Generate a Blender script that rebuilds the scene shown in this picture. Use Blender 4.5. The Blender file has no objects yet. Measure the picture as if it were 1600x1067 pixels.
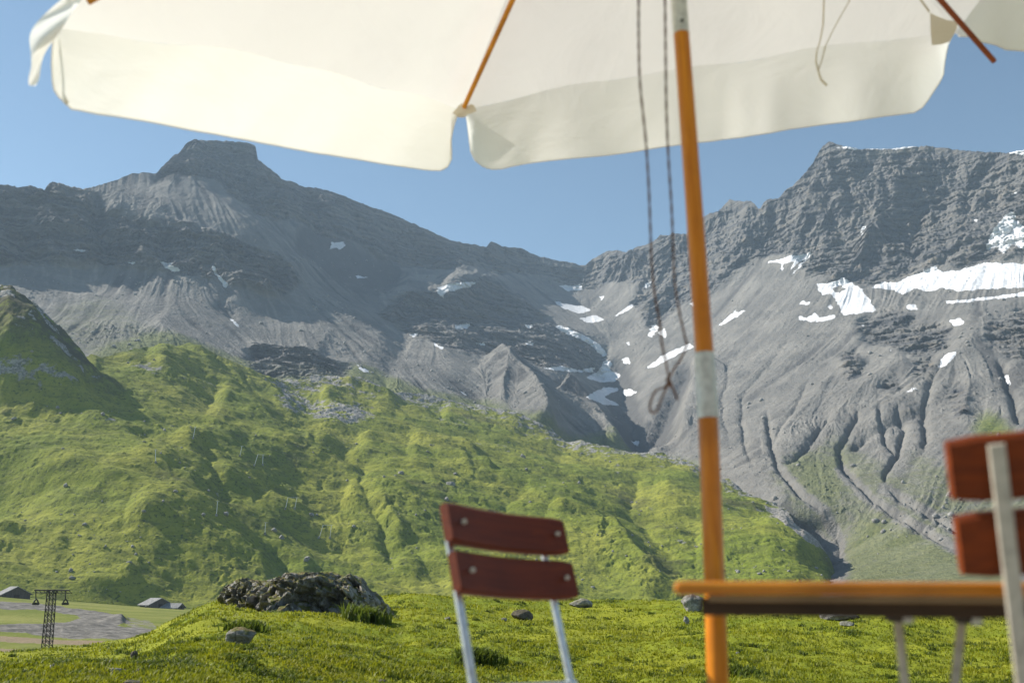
import bpy, bmesh, math, random
import numpy as np
from mathutils import Vector, Matrix

# ------------------------------------------------------------ camera, sky, sun, exposure
scene = bpy.context.scene
C = scene.collection
W0, H0, FPX = 1600.0, 1067.0, 1555.0
PITCH = math.atan(387.0 / FPX)
CP, SP = math.cos(PITCH), math.sin(PITCH)
cam_data = bpy.data.cameras.new('camera')
cam = bpy.data.objects.new('camera', cam_data)
C.objects.link(cam)
cam.location = (0, 0, 0)
cam.rotation_euler = (math.pi / 2 + PITCH, 0, 0)
cam_data.sensor_width = 36.0
cam_data.lens = 36.0 * FPX / W0
cam_data.clip_start = 0.05
cam_data.clip_end = 60000
cam_data.dof.use_dof = True
cam_data.dof.focus_distance = 300.0
cam_data.dof.aperture_fstop = 3.4
scene.camera = cam

SUN_AZ, SUN_EL = math.radians(-71), math.radians(39)
world = bpy.data.worlds.new("World")
scene.world = world
world.use_nodes = True
wn = world.node_tree
wn.nodes.clear()
sky = wn.nodes.new('ShaderNodeTexSky')
sky.sky_type = 'NISHITA'
sky.sun_disc = False
sky.sun_elevation = SUN_EL
sky.sun_rotation = SUN_AZ
sky.altitude = 1800
sky.air_density = 1.0
sky.dust_density = 0.35
sky.ozone_density = 1.0
bgn = wn.nodes.new('ShaderNodeBackground')
bgn.inputs['Strength'].default_value = 0.087
won = wn.nodes.new('ShaderNodeOutputWorld')
wb = wn.nodes.new('ShaderNodeMix'); wb.data_type = 'RGBA'; wb.blend_type = 'MULTIPLY'      # the camera's warm white balance
wb.inputs[0].default_value = 1.0; wb.inputs[7].default_value = (.95, 1.0, .90, 1)
wn.links.new(sky.outputs[0], wb.inputs[6]); wn.links.new(wb.outputs[2], bgn.inputs[0])
wn.links.new(bgn.outputs[0], won.inputs[0])

sd = bpy.data.lights.new('sun', 'SUN')
sd.energy = 5.0
sd.angle = math.radians(0.5)
sd.color = (1.0, 0.94, 0.84)
sun = bpy.data.objects.new('sun', sd)
C.objects.link(sun)
SUNV = Vector((math.sin(SUN_AZ) * math.cos(SUN_EL), math.cos(SUN_AZ) * math.cos(SUN_EL), math.sin(SUN_EL)))
sun.rotation_euler = SUNV.to_track_quat('Z', 'Y').to_euler()
sun.location = (-20, 10, 20)

scene.view_settings.view_transform = 'Standard'
scene.view_settings.look = 'None'
scene.view_settings.exposure = 0.88
scene.view_settings.gamma = 1.0
scene.view_settings.use_curve_mapping = False

RNG = np.random.default_rng(11)
random.seed(5)
FLOOR = -0.73          # the camera is the origin; the terrace lies this far below it

# ------------------------------------------------------------ projection helpers
def ray(px, py):
    """world direction (x, forward, up) of a photo pixel"""
    px = np.asarray(px, float); py = np.asarray(py, float)
    a = px - 800.0; b = 533.5 - py
    return a, FPX * CP - b * SP, FPX * SP + b * CP

def azel(px, py):
    r, f, u = ray(px, py)
    return np.arctan2(r, f), u / np.hypot(r, f)

def at(px, py, F):
    """point of the pixel's ray at forward distance F"""
    r, f, u = ray(px, py)
    k = F / f
    return Vector((float(r * k), float(F), float(u * k)))

def project(x, y, z):
    dep = y * CP + z * SP
    v = -y * SP + z * CP
    dep = np.maximum(dep, 0.01)
    return 800 + FPX * x / dep, 533.5 - FPX * v / dep

# ------------------------------------------------------------ noise in numpy
_p = RNG.permutation(256).astype(np.int32)
PERM = np.concatenate([_p, _p, _p])
_g = RNG.normal(size=(256, 3)); _g /= np.linalg.norm(_g, axis=1)[:, None]
GX, GY, GZ = [np.ascontiguousarray(_g[:, i]).astype(np.float32) for i in range(3)]

from concurrent.futures import ThreadPoolExecutor
POOL = ThreadPoolExecutor(4)
def par(fn, arrs, chunks=16):
    """row-chunked evaluation on all cores"""
    n = arrs[0].shape[0] if arrs[0].ndim else 0
    if arrs[0].size < 40000 or n < chunks:
        return fn(*arrs)
    cuts = np.linspace(0, n, chunks + 1).astype(int)
    jobs = [POOL.submit(fn, *[None if q is None else q[a:b] for q in arrs]) for a, b in zip(cuts[:-1], cuts[1:])]
    res = [j.result() for j in jobs]
    if isinstance(res[0], tuple):
        return tuple(np.concatenate([r[i] for r in res]) for i in range(len(res[0])))
    return np.concatenate(res)

def perlin(x, y, z=None):
    sh = x.shape
    x = x.ravel(); y = y.ravel()
    xi = np.floor(x).astype(np.int32); yi = np.floor(y).astype(np.int32)
    xf = (x - xi).astype(np.float32); yf = (y - yi).astype(np.float32)
    u = xf * xf * xf * (xf * (xf * 6 - 15) + 10); v = yf * yf * yf * (yf * (yf * 6 - 15) + 10)
    xi &= 255; yi &= 255
    if z is None:
        out = 0
        for dx in (0, 1):
            A = PERM[xi + dx]
            wx = u if dx else 1 - u
            for dy in (0, 1):
                h = PERM[A + yi + dy]
                wy = v if dy else 1 - v
                out = out + wx * wy * (GX[h] * (xf - dx) + GY[h] * (yf - dy))
        return (out * 1.7).reshape(sh)
    z = z.ravel()
    zi = np.floor(z).astype(np.int32); zf = (z - zi).astype(np.float32)
    w = zf * zf * zf * (zf * (zf * 6 - 15) + 10); zi &= 255
    out = 0
    for dx in (0, 1):
        A = PERM[xi + dx]; wx = u if dx else 1 - u
        for dy in (0, 1):
            B = PERM[A + yi + dy]; wxy = wx * (v if dy else 1 - v)
            for dz in (0, 1):
                h = PERM[B + zi + dz]; wz = w if dz else 1 - w
                out = out + wxy * wz * (GX[h] * (xf - dx) + GY[h] * (yf - dy) + GZ[h] * (zf - dz))
    return (out * 1.6).reshape(sh)

def fbm(x, y, z=None, oct=5, gain=0.5, lac=2.03, ridged=False):
    x = np.asarray(x, np.float32); y = np.asarray(y, np.float32)
    z = None if z is None else np.asarray(z, np.float32)
    return par(lambda p, q, r: _fbm(p, q, r, oct, gain, lac, ridged), [x, y, z])

def _fbm(x, y, z, oct, gain, lac, ridged):
    s = 0.0; a = 1.0; f = 1.0; n = 0.0
    for o in range(oct):
        k = perlin(x * f + 17.3 * o, y * f - 9.1 * o, None if z is None else z * f + 5.7 * o)
        if ridged:
            k = 1 - 2 * np.abs(k)
        s = s + a * k; n += a
        a *= gain; f *= lac
    return s / n

def sstep(a, b, x):
    t = np.clip((x - a) / (b - a), 0, 1)
    return t * t * (3 - 2 * t)

def tps(pts, vals, qx, qy):
    """thin plate interpolation, solved on every fourth row and column and read back smoothly"""
    if qx.ndim == 2 and qx.size > 40000:
        nr, nc = qx.shape
        ri = np.unique(np.append(np.arange(0, nr, 4), nr - 1)); ci = np.unique(np.append(np.arange(0, nc, 4), nc - 1))
        sm = tps(pts, vals, qx[np.ix_(ri, ci)].reshape(-1), qy[np.ix_(ri, ci)].reshape(-1)).reshape(len(ri), len(ci))
        t1 = np.stack([np.interp(np.arange(nc), ci, r) for r in sm])
        fr = np.interp(np.arange(nr), ri, np.arange(len(ri))); k = np.minimum(fr.astype(int), len(ri) - 2); w = (fr - k)[:, None]
        return blur(t1[k] * (1 - w) + t1[k + 1] * w, 2)
    P = np.asarray(pts, float); n = len(P)
    def U(r2):
        return 0.5 * r2 * np.log(np.maximum(r2, 1e-12))
    r2 = ((P[:, None] - P[None]) ** 2).sum(-1)
    A = np.zeros((n + 3, n + 3))
    A[:n, :n] = U(r2) + np.eye(n) * 1e-4
    A[:n, n] = 1; A[:n, n + 1:] = P
    A[n, :n] = 1; A[n + 1:, :n] = P.T
    w = np.linalg.solve(A, np.concatenate([vals, np.zeros(3)]))
    out = w[n] + w[n + 1] * qx + w[n + 2] * qy
    for i in range(n):
        out = out + w[i] * U((qx - P[i, 0]) ** 2 + (qy - P[i, 1]) ** 2)
    return out

def poly_mask(pts, X, Y):
    return par(lambda p, q: _poly_mask(pts, p, q), [X, Y])

def _poly_mask(pts, X, Y):
    """inside test for a polygon in photo pixels"""
    pts = np.asarray(pts, float)
    m = (X > pts[:, 0].min()) & (X < pts[:, 0].max()) & (Y > pts[:, 1].min()) & (Y < pts[:, 1].max())
    idx = np.nonzero(m.ravel())[0]
    out = np.zeros(X.size, bool)
    if len(idx) == 0:
        return out.reshape(X.shape)
    xs = X.ravel()[idx]; ys = Y.ravel()[idx]
    ins = np.zeros(len(idx), bool)
    n = len(pts)
    for i in range(n):
        x1, y1 = pts[i]; x2, y2 = pts[(i + 1) % n]
        if y1 == y2:
            continue
        c = ((y1 > ys) != (y2 > ys)) & (xs < (x2 - x1) * (ys - y1) / (y2 - y1) + x1)
        ins ^= c
    out[idx] = ins
    return out.reshape(X.shape)

def line_dist(pts, X, Y, reach=120):
    return par(lambda p, q: _line_dist(pts, p, q, reach), [X, Y])

def _line_dist(pts, X, Y, reach):
    """signed distance to a polyline (positive to its right as drawn downwards in the photo) and the position 0..1 along it"""
    pts = np.asarray(pts, float)
    best = np.full(X.shape, 1e9); sg = np.zeros(X.shape); al = np.zeros(X.shape)
    seg = np.hypot(*np.diff(pts, axis=0).T); tot = seg.sum(); acc = 0
    m = (X > pts[:, 0].min() - reach) & (X < pts[:, 0].max() + reach) & (Y > pts[:, 1].min() - reach) & (Y < pts[:, 1].max() + reach)
    xs = X[m]; ys = Y[m]
    b = np.full(xs.shape, 1e9); s = np.zeros(xs.shape); t_ = np.zeros(xs.shape)
    for i in range(len(pts) - 1):
        ax, ay = pts[i]; dx, dy = pts[i + 1] - pts[i]; L2 = dx * dx + dy * dy
        t = np.clip(((xs - ax) * dx + (ys - ay) * dy) / L2, 0, 1)
        ex = xs - ax - t * dx; ey = ys - ay - t * dy
        d = np.hypot(ex, ey)
        c = d < b
        b = np.where(c, d, b); s = np.where(c, np.sign(ex * dy - ey * dx), s)
        t_ = np.where(c, (acc + t * seg[i]) / tot, t_)
        acc += seg[i]
    best[m] = b; sg[m] = s; al[m] = t_
    return best * np.where(sg == 0, 1, sg), al

def ridge(pts, X, Y, wl, wr, jit=None):
    """0..1 crest profile along a line, wl and wr pixels wide left and right of it, fading at both ends"""
    if jit is not None:
        X = X + jit[0]; Y = Y + jit[1]
    d, t = line_dist(pts, X, Y, 3.2 * max(wl, wr))
    w = np.where(d > 0, wr, wl)
    return np.exp(-(np.abs(d) / w) ** 1.35) * sstep(0, .12, t) ** .6 * sstep(1, .8, t) ** .8

def _samp(A, y, x):
    y = np.clip(y, 0, A.shape[0] - 1.001); x = np.clip(x, 0, A.shape[1] - 1.001)
    y0 = y.astype(np.int32); x0 = x.astype(np.int32); fy = y - y0; fx = x - x0
    return (A[y0, x0] * (1 - fy) * (1 - fx) + A[y0, x0 + 1] * (1 - fy) * fx + A[y0 + 1, x0] * fy * (1 - fx) + A[y0 + 1, x0 + 1] * fy * fx)

def lic(i_flow, j_flow, seed, blur, steps, h=1.0, half=True):
    """noise smeared along the fall lines: what running water does to scree"""
    NR, NC = i_flow.shape
    if half:
        i_flow = i_flow[::2, ::2]; j_flow = j_flow[::2, ::2]; blur = (blur[0] / 2, blur[1] / 2); steps = steps // 2
    nr, nc = i_flow.shape
    r = np.random.default_rng(seed)
    br, bc = blur
    small = r.normal(size=(int(nr / br) + 4, int(nc / bc) + 4)).astype(np.float32)
    J, I = np.mgrid[0:nr, 0:nc].astype(np.float32)
    N = _samp(small, J / br + 1, I / bc + 1).astype(np.float32)
    F = (i_flow + 1j * j_flow).astype(np.complex64)
    def run(J, I):
        acc = _samp(N, J, I)
        for sgn in (1, -1):
            y = J.copy(); x = I.copy()
            for k in range(steps):
                f = F[np.clip(y, 0, nr - 1).astype(np.int32), np.clip(x, 0, nc - 1).astype(np.int32)]
                y = y + sgn * h * f.imag; x = x + sgn * h * f.real
                acc = acc + N[np.clip(y + .5, 0, nr - 1).astype(np.int32), np.clip(x + .5, 0, nc - 1).astype(np.int32)]
        return acc
    acc = par(run, [J, I])
    acc -= acc.mean(); acc /= acc.std()
    if half:
        J, I = np.mgrid[0:NR, 0:NC].astype(np.float32)
        acc = par(lambda a, b: _samp(acc, a / 2, b / 2), [J, I])
    return acc

def flow_dirs(X, Y, Z):
    """downhill direction in grid steps (column, row)"""
    Xr, Xc = np.gradient(X); Yr, Yc = np.gradient(Y); Zr, Zc = np.gradient(Z)
    det = Xc * Yr - Xr * Yc
    det = np.where(np.abs(det) < 1e-6, 1e-6, det)
    zx = (Zc * Yr - Zr * Yc) / det; zy = (-Zc * Xr + Zr * Xc) / det
    gx, gy = -zx, -zy
    ci = (gx * Yr - gy * Xr) / det; ri = (-gx * Yc + gy * Xc) / det
    n = np.hypot(ci, ri) + 1e-9
    return (ci / n).astype(np.float32), (ri / n).astype(np.float32)

def blur(A, k):
    for ax in (0, 1):
        for _ in range(2):
            c = np.cumsum(np.pad(A, [(k + 1, k) if a == ax else (0, 0) for a in (0, 1)], mode='edge'), axis=ax)
            A = (np.take(c, range(2 * k + 1, c.shape[ax]), ax) - np.take(c, range(0, c.shape[ax] - 2 * k - 1), ax)) / (2 * k + 1)
    return A

def soft(v, k):
    q = np.exp(-.5 * (np.arange(-3 * k, 3 * k + 1) / k) ** 2); q /= q.sum()
    return np.convolve(np.pad(v, 3 * k, mode='edge'), q, mode='valid')

# ------------------------------------------------------------ object helpers
def tag(o, label=None, cat=None, group=None, kind=None):
    if label: o['label'] = label
    if cat: o['category'] = cat
    if group: o['group'] = group
    if kind: o['kind'] = kind
    return o

def link(name, me, m=None, parent=None, smooth=False):
    o = bpy.data.objects.new(name, me)
    C.objects.link(o)
    if m: me.materials.append(m)
    if parent: o.parent = parent
    if smooth:
        me.polygons.foreach_set('use_smooth', np.ones(len(me.polygons), bool))
    return o

def empty(name, loc=(0, 0, 0), rz=0.0):
    o = bpy.data.objects.new(name, None)
    C.objects.link(o)
    o.location = loc; o.rotation_euler = (0, 0, rz); o.empty_display_size = .2
    return o

def raw_mesh(name, co, faces):
    me = bpy.data.meshes.new(name)
    co = np.ascontiguousarray(co, np.float32); faces = np.ascontiguousarray(faces, np.int32)
    k = faces.shape[1]
    me.vertices.add(len(co)); me.vertices.foreach_set('co', co.ravel())
    me.loops.add(faces.size); me.loops.foreach_set('vertex_index', faces.ravel())
    me.polygons.add(len(faces))
    me.polygons.foreach_set('loop_start', np.arange(0, faces.size, k, dtype=np.int32))
    me.polygons.foreach_set('loop_total', np.full(len(faces), k, np.int32))
    me.update(calc_edges=True)
    return me

def grid_mesh(name, X, Y, Z, m, attrs=None, smooth=True):
    nr, nc = X.shape
    idx = np.arange(nr * nc).reshape(nr, nc)
    f = np.stack([idx[:-1, :-1], idx[:-1, 1:], idx[1:, 1:], idx[1:, :-1]], -1).reshape(-1, 4)
    me = raw_mesh(name, np.stack([X, Y, Z], -1).reshape(-1, 3), f)
    if attrs is not None:
        a = me.color_attributes.new('zone', 'FLOAT_COLOR', 'POINT')
        a.data.foreach_set('color', np.ascontiguousarray(np.stack(attrs, -1).reshape(-1, 4), np.float32).ravel())
    return link(name, me, m, smooth=smooth)

class MB:
    """collects shapes into one mesh"""
    def __init__(s): s.v = []; s.f = []
    def add(s, vs, fs):
        b = len(s.v); s.v += [tuple(v) for v in vs]; s.f += [tuple(b + i for i in f) for f in fs]
        return s
    def box(s, c, d, rot=None):
        vs = [Vector((sx * d[0] / 2, sy * d[1] / 2, sz * d[2] / 2)) for sx in (-1, 1) for sy in (-1, 1) for sz in (-1, 1)]
        if rot is not None: vs = [rot @ v for v in vs]
        return s.add([v + Vector(c) for v in vs], [(0, 1, 3, 2), (4, 6, 7, 5), (0, 4, 5, 1), (2, 3, 7, 6), (0, 2, 6, 4), (1, 5, 7, 3)])
    def tube(s, pts, r, n=10, flat=None, up=None):
        """flat=(a,b): elliptical or bar section instead of round"""
        pts = [Vector(p) for p in pts]; rings = []
        ref = Vector(up) if up else None
        for i, p in enumerate(pts):
            t = (pts[min(i + 1, len(pts) - 1)] - pts[max(i - 1, 0)]).normalized()
            if ref is None: ref = Vector((0, 0, 1)) if abs(t.z) < .8 else Vector((1, 0, 0))
            a = (ref - t * ref.dot(t)).normalized(); b = t.cross(a); ref = a if up is None else ref
            rr = r[i] if isinstance(r, (list, tuple)) else r
            ring = []
            for k in range(n):
                th = 2 * math.pi * k / n
                if flat:
                    q = 2 / 4.0
                    ca, sa = math.cos(th), math.sin(th)
                    ring.append(p + a * flat[0] * math.copysign(abs(ca) ** q, ca) + b * flat[1] * math.copysign(abs(sa) ** q, sa))
                else:
                    ring.append(p + (a * math.cos(th) + b * math.sin(th)) * rr)
            rings.append(ring)
        vs = [v for r_ in rings for v in r_]
        fs = [(i * n + k, i * n + (k + 1) % n, (i + 1) * n + (k + 1) % n, (i + 1) * n + k) for i in range(len(rings) - 1) for k in range(n)]
        fs += [tuple(range(n))[::-1], tuple((len(rings) - 1) * n + k for k in range(n))]
        return s.add(vs, fs)
    def build(s, name, m, parent=None, bevel=0, smooth=False, sub=0):
        me = bpy.data.meshes.new(name)
        me.from_pydata(s.v, [], s.f); me.update()
        if bevel:
            bm = bmesh.new(); bm.from_mesh(me)
            bmesh.ops.bevel(bm, geom=list(bm.edges), offset=bevel, segments=3, affect='EDGES', profile=.5)
            bm.to_mesh(me); bm.free()
        return link(name, me, m, parent, smooth)

# ------------------------------------------------------------ node helpers
class NT:
    def __init__(s, name):
        s.m = bpy.data.materials.new(name); s.m.use_nodes = True
        s.t = s.m.node_tree; s.t.nodes.clear()
        s.out = s.t.nodes.new('ShaderNodeOutputMaterial')
        s.geo = s.t.nodes.new('ShaderNodeNewGeometry')
        s.tc = s.t.nodes.new('ShaderNodeTexCoord')
    def n(s, typ, **kw):
        nd = s.t.nodes.new('ShaderNode' + typ)
        for k, v in kw.items():
            if k in nd.inputs.keys() if hasattr(nd.inputs, 'keys') else False: s.set(nd.inputs[k], v)
            else: setattr(nd, k, v)
        return nd
    def set(s, inp, v):
        if hasattr(v, 'is_linked') or isinstance(v, bpy.types.NodeSocket): s.t.links.new(v, inp)
        else: inp.default_value = v
    def noise(s, vec, scale, detail=4, rough=.55, dist=0.0, ntype='FBM'):
        nd = s.t.nodes.new('ShaderNodeTexNoise')
        nd.noise_type = ntype
        s.set(nd.inputs['Vector'], vec); nd.inputs['Scale'].default_value = scale
        nd.inputs['Detail'].default_value = detail; nd.inputs['Roughness'].default_value = rough
        nd.inputs['Distortion'].default_value = dist
        return nd.outputs[0]
    def vor(s, vec, scale, feature='F1', rand=1.0):
        nd = s.t.nodes.new('ShaderNodeTexVoronoi'); nd.feature = feature
        s.set(nd.inputs['Vector'], vec); nd.inputs['Scale'].default_value = scale
        nd.inputs['Randomness'].default_value = rand
        return nd
    def mapping(s, vec, scale=(1, 1, 1), rot=(0, 0, 0)):
        nd = s.t.nodes.new('ShaderNodeMapping'); s.set(nd.inputs['Vector'], vec)
        nd.inputs['Scale'].default_value = scale; nd.inputs['Rotation'].default_value = rot
        return nd.outputs[0]
    def math(s, op, a, b=0.0, c=0.0, clamp=False):
        nd = s.t.nodes.new('ShaderNodeMath'); nd.operation = op; nd.use_clamp = clamp
        s.set(nd.inputs[0], a); s.set(nd.inputs[1], b)
        if op in ('MULTIPLY_ADD', 'SMOOTH_MIN'): s.set(nd.inputs[2], c)
        return nd.outputs[0]
    def remap(s, v, a, b, c=0.0, d=1.0):
        nd = s.t.nodes.new('ShaderNodeMapRange'); nd.interpolation_type = 'SMOOTHSTEP'
        s.set(nd.inputs[0], v)
        for i, q in enumerate((a, b, c, d)): nd.inputs[i + 1].default_value = q
        return nd.outputs[0]
    def mix(s, f, a, b):
        nd = s.t.nodes.new('ShaderNodeMix'); nd.data_type = 'RGBA'
        s.set(nd.inputs[0], f)
        for i, q in ((6, a), (7, b)):
            if isinstance(q, tuple): q = (q[0], q[1], q[2], 1.0)
            s.set(nd.inputs[i], q)
        return nd.outputs[2]
    def bump(s, h, dist, strength=1.0, nrm=None):
        nd = s.t.nodes.new('ShaderNodeBump'); s.set(nd.inputs['Height'], h)
        nd.inputs['Distance'].default_value = dist; nd.inputs['Strength'].default_value = strength
        if nrm is not None: s.set(nd.inputs['Normal'], nrm)
        return nd.outputs[0]
    def attr(s, name):
        nd = s.t.nodes.new('ShaderNodeAttribute'); nd.attribute_name = name
        return nd
    def bsdf(s, col, rough=.9, nrm=None, spec=.2, metal=0.0, coat=0.0, link=True):
        nd = s.t.nodes.new('ShaderNodeBsdfPrincipled')
        s.set(nd.inputs['Base Color'], (col[0], col[1], col[2], 1.0) if isinstance(col, tuple) else col)
        s.set(nd.inputs['Roughness'], rough)
        nd.inputs['Specular IOR Level'].default_value = spec
        nd.inputs['Metallic'].default_value = metal
        nd.inputs['Coat Weight'].default_value = coat
        nd.inputs['Coat Roughness'].default_value = .12
        if nrm is not None: s.set(nd.inputs['Normal'], nrm)
        if link: s.t.links.new(nd.outputs[0], s.out.inputs[0])
        return nd
# ------------------------------------------------------------ terrain materials
def mountain_mat():
    t = NT('alpine_rock_scree'); P = t.geo.outputs['Position']
    z = t.attr('zone'); sp = t.t.nodes.new('ShaderNodeSeparateColor'); t.t.links.new(z.outputs['Color'], sp.inputs[0])
    grass, snow, rock = sp.outputs[0], sp.outputs[1], sp.outputs[2]; gul = z.outputs['Alpha']
    n1 = t.noise(P, .012, 6, .6); n2 = t.noise(P, .09, 6, .65); n3 = t.noise(P, .5, 4, .6)
    strat = t.noise(t.mapping(P, (.006, .006, .11)), 1.0, 5, .65, .6)
    scree = t.mix(t.remap(n1, .35, .68), (.142, .140, .134), (.222, .214, .198))
    scree = t.mix(t.remap(n2, .42, .75), scree, (.168, .156, .136))
    scree = t.mix(t.remap(n3, .60, .78), scree, (.29, .28, .262))
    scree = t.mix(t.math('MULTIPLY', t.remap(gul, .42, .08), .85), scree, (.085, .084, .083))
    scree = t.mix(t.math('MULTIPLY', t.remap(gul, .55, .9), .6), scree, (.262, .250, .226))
    rk = t.mix(t.remap(strat, .38, .64), (.088, .090, .095), (.180, .172, .158))
    rk = t.mix(t.remap(t.noise(P, .03, 5, .7), .52, .72), rk, (.185, .162, .130))
    rk = t.mix(t.remap(n3, .62, .75), rk, (.22, .21, .195))
    col = t.mix(t.remap(t.math('ADD', rock, t.math('MULTIPLY', t.math('SUBTRACT', t.noise(P, .035, 6, .75), .5), 2.6)), .25, .85), scree, rk)
    gn = t.noise(P, .16, 5, .7)
    gr = t.mix(t.remap(gn, .35, .7), (.088, .118, .022), (.185, .200, .050))
    gf = t.math('MULTIPLY', grass, t.remap(t.math('ADD', t.math('MULTIPLY', grass, .5), t.noise(P, .07, 6, .75)), .50, .78))
    col = t.mix(gf, col, gr)
    sn = t.mix(t.remap(n2, .3, .7), (.56, .57, .59), (.70, .71, .73))
    sn = t.mix(t.remap(t.noise(t.mapping(P, (.05, .05, .012)), 1.0, 5, .7), .55, .75), sn, (.42, .41, .40))
    sf = t.remap(t.math('ADD', snow, t.math('MULTIPLY', t.math('SUBTRACT', t.noise(P, .24, 6, .78), .5), 1.9)), .36, .52)
    col = t.mix(sf, col, sn)
    hb = t.math('ADD', t.math('MULTIPLY', n2, 1.0), t.math('MULTIPLY', n3, .35))
    hb = t.math('ADD', hb, t.math('MULTIPLY', strat, t.math('MULTIPLY', rock, 1.4)))
    hb = t.math('MULTIPLY', hb, t.math('SUBTRACT', 1.0, t.math('MULTIPLY', sf, .9)))
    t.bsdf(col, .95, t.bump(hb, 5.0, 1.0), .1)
    return t.m

def green_mat():
    t = NT('alpine_pasture'); P = t.geo.outputs['Position']
    z = t.attr('zone'); sp = t.t.nodes.new('ShaderNodeSeparateColor'); t.t.links.new(z.outputs['Color'], sp.inputs[0])
    rockm, gravel, dirt_dark = sp.outputs[0], sp.outputs[1], sp.outputs[2]
    n1 = t.noise(P, .011, 5, .6); n2 = t.noise(P, .08, 6, .7); n3 = t.noise(P, .42, 5, .65)
    ter = t.noise(t.mapping(P, (.05, .05, .22)), 1.0, 4, .6, 1.2)     # cattle terraces follow the contours
    g = t.mix(t.remap(n1, .36, .64), (.150, .185, .022), (.245, .250, .038))
    g = t.mix(t.math('MULTIPLY', t.remap(n2, .45, .75), .8), g, (.090, .108, .024))
    g = t.mix(t.math('MULTIPLY', t.remap(ter, .50, .66), .55), g, (.085, .100, .024))
    g = t.mix(t.math('MULTIPLY', t.remap(n3, .56, .74), .7), g, (.28, .28, .06))
    g = t.mix(t.math('MULTIPLY', t.remap(n3, .47, .33), .85), g, (.040, .056, .016))
    g = t.mix(t.math('MULTIPLY', dirt_dark, t.remap(n2, .30, .55)), g, (.070, .066, .034))
    rk = t.mix(t.remap(n3, .38, .62), (.11, .108, .102), (.36, .35, .33))
    rk = t.mix(t.remap(n2, .5, .7), rk, (.24, .23, .21))
    col = t.mix(t.remap(t.math('ADD', rockm, t.math('MULTIPLY', t.math('SUBTRACT', n2, .5), 2.2)), .46, .66), g, rk)
    gv = t.mix(t.remap(n3, .4, .65), (.20, .185, .165), (.36, .34, .31))
    col = t.mix(t.remap(t.math('ADD', gravel, t.math('MULTIPLY', t.math('SUBTRACT', n3, .5), .8)), .42, .62), col, gv)
    h = t.math('ADD', t.math('MULTIPLY', n3, .7), n2)
    t.bsdf(col, .95, t.bump(h, 1.8, .8), .1)
    return t.m

def near_mat():
    t = NT('meadow_soil_grass'); P = t.geo.outputs['Position']
    n1 = t.noise(P, .25, 5, .6); n2 = t.noise(P, 2.4, 5, .7); n3 = t.noise(P, 12, 4, .6)
    g = t.mix(t.remap(n1, .35, .65), (.150, .185, .014), (.23, .24, .020))
    g = t.mix(t.math('MULTIPLY', t.remap(n2, .5, .7), .6), g, (.085, .105, .014))
    g = t.mix(t.remap(n3, .6, .75), g, (.26, .25, .04))
    ln = t.t.nodes.new('ShaderNodeVectorMath'); ln.operation = 'LENGTH'; t.set(ln.inputs[0], P)
    peb = t.vor(P, 38).outputs['Distance']
    bounce_gvl = t.mix(t.remap(peb, .1, .6), (.50, .46, .41), (.30, .27, .24))
    g = t.mix(t.remap(t.math('ADD', ln.outputs['Value'], n2), 7.2, 6.6), g, bounce_gvl)       # unseen pale gravel round the tables, added to bounce neutral light
    t.bsdf(g, .95, t.bump(t.math('ADD', n2, t.math('MULTIPLY', n3, .3)), .12, .8), .1)
    return t.m

def valley_mat():
    t = NT('valley_turf'); P = t.geo.outputs['Position']
    z = t.attr('zone'); sp = t.t.nodes.new('ShaderNodeSeparateColor'); t.t.links.new(z.outputs['Color'], sp.inputs[0])
    n1 = t.noise(P, .03, 5, .6); n2 = t.noise(P, .3, 6, .7)
    g = t.mix(t.remap(n1, .36, .64), (.125, .150, .024), (.20, .205, .052))
    g = t.mix(t.remap(n2, .55, .8), g, (.075, .095, .02))
    gv = t.mix(t.remap(n2, .38, .65), (.10, .095, .085), (.22, .205, .185))
    col = t.mix(t.remap(t.math('ADD', sp.outputs[1], t.math('MULTIPLY', t.math('SUBTRACT', n2, .5), .9)), .4, .6), g, gv)
    col = t.mix(t.remap(t.math('ADD', sp.outputs[2], t.math('MULTIPLY', t.math('SUBTRACT', n2, .5), .6)), .4, .6), col, (.22, .17, .11))
    t.bsdf(col, .95, t.bump(n2, 1.2, .8), .1)
    return t.m

M_MTN, M_GREEN, M_NEAR, M_VAL = mountain_mat(), green_mat(), near_mat(), valley_mat()

def line_fn(pts):
    """photo line [(px,py,dist)] -> function of azimuth giving elevation tangent and distance"""
    a, e = azel([p[0] for p in pts], [p[1] for p in pts])
    o = np.argsort(a)
    a = a[o]; e = e[o]; d = np.array([p[2] for p in pts], float)[o] if len(pts[0]) > 2 else None
    return lambda q: (np.interp(q, a, e), None if d is None else np.interp(q, a, d))

AZ0, AZ1 = azel(-190, 900)[0], azel(1790, 900)[0]

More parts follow.
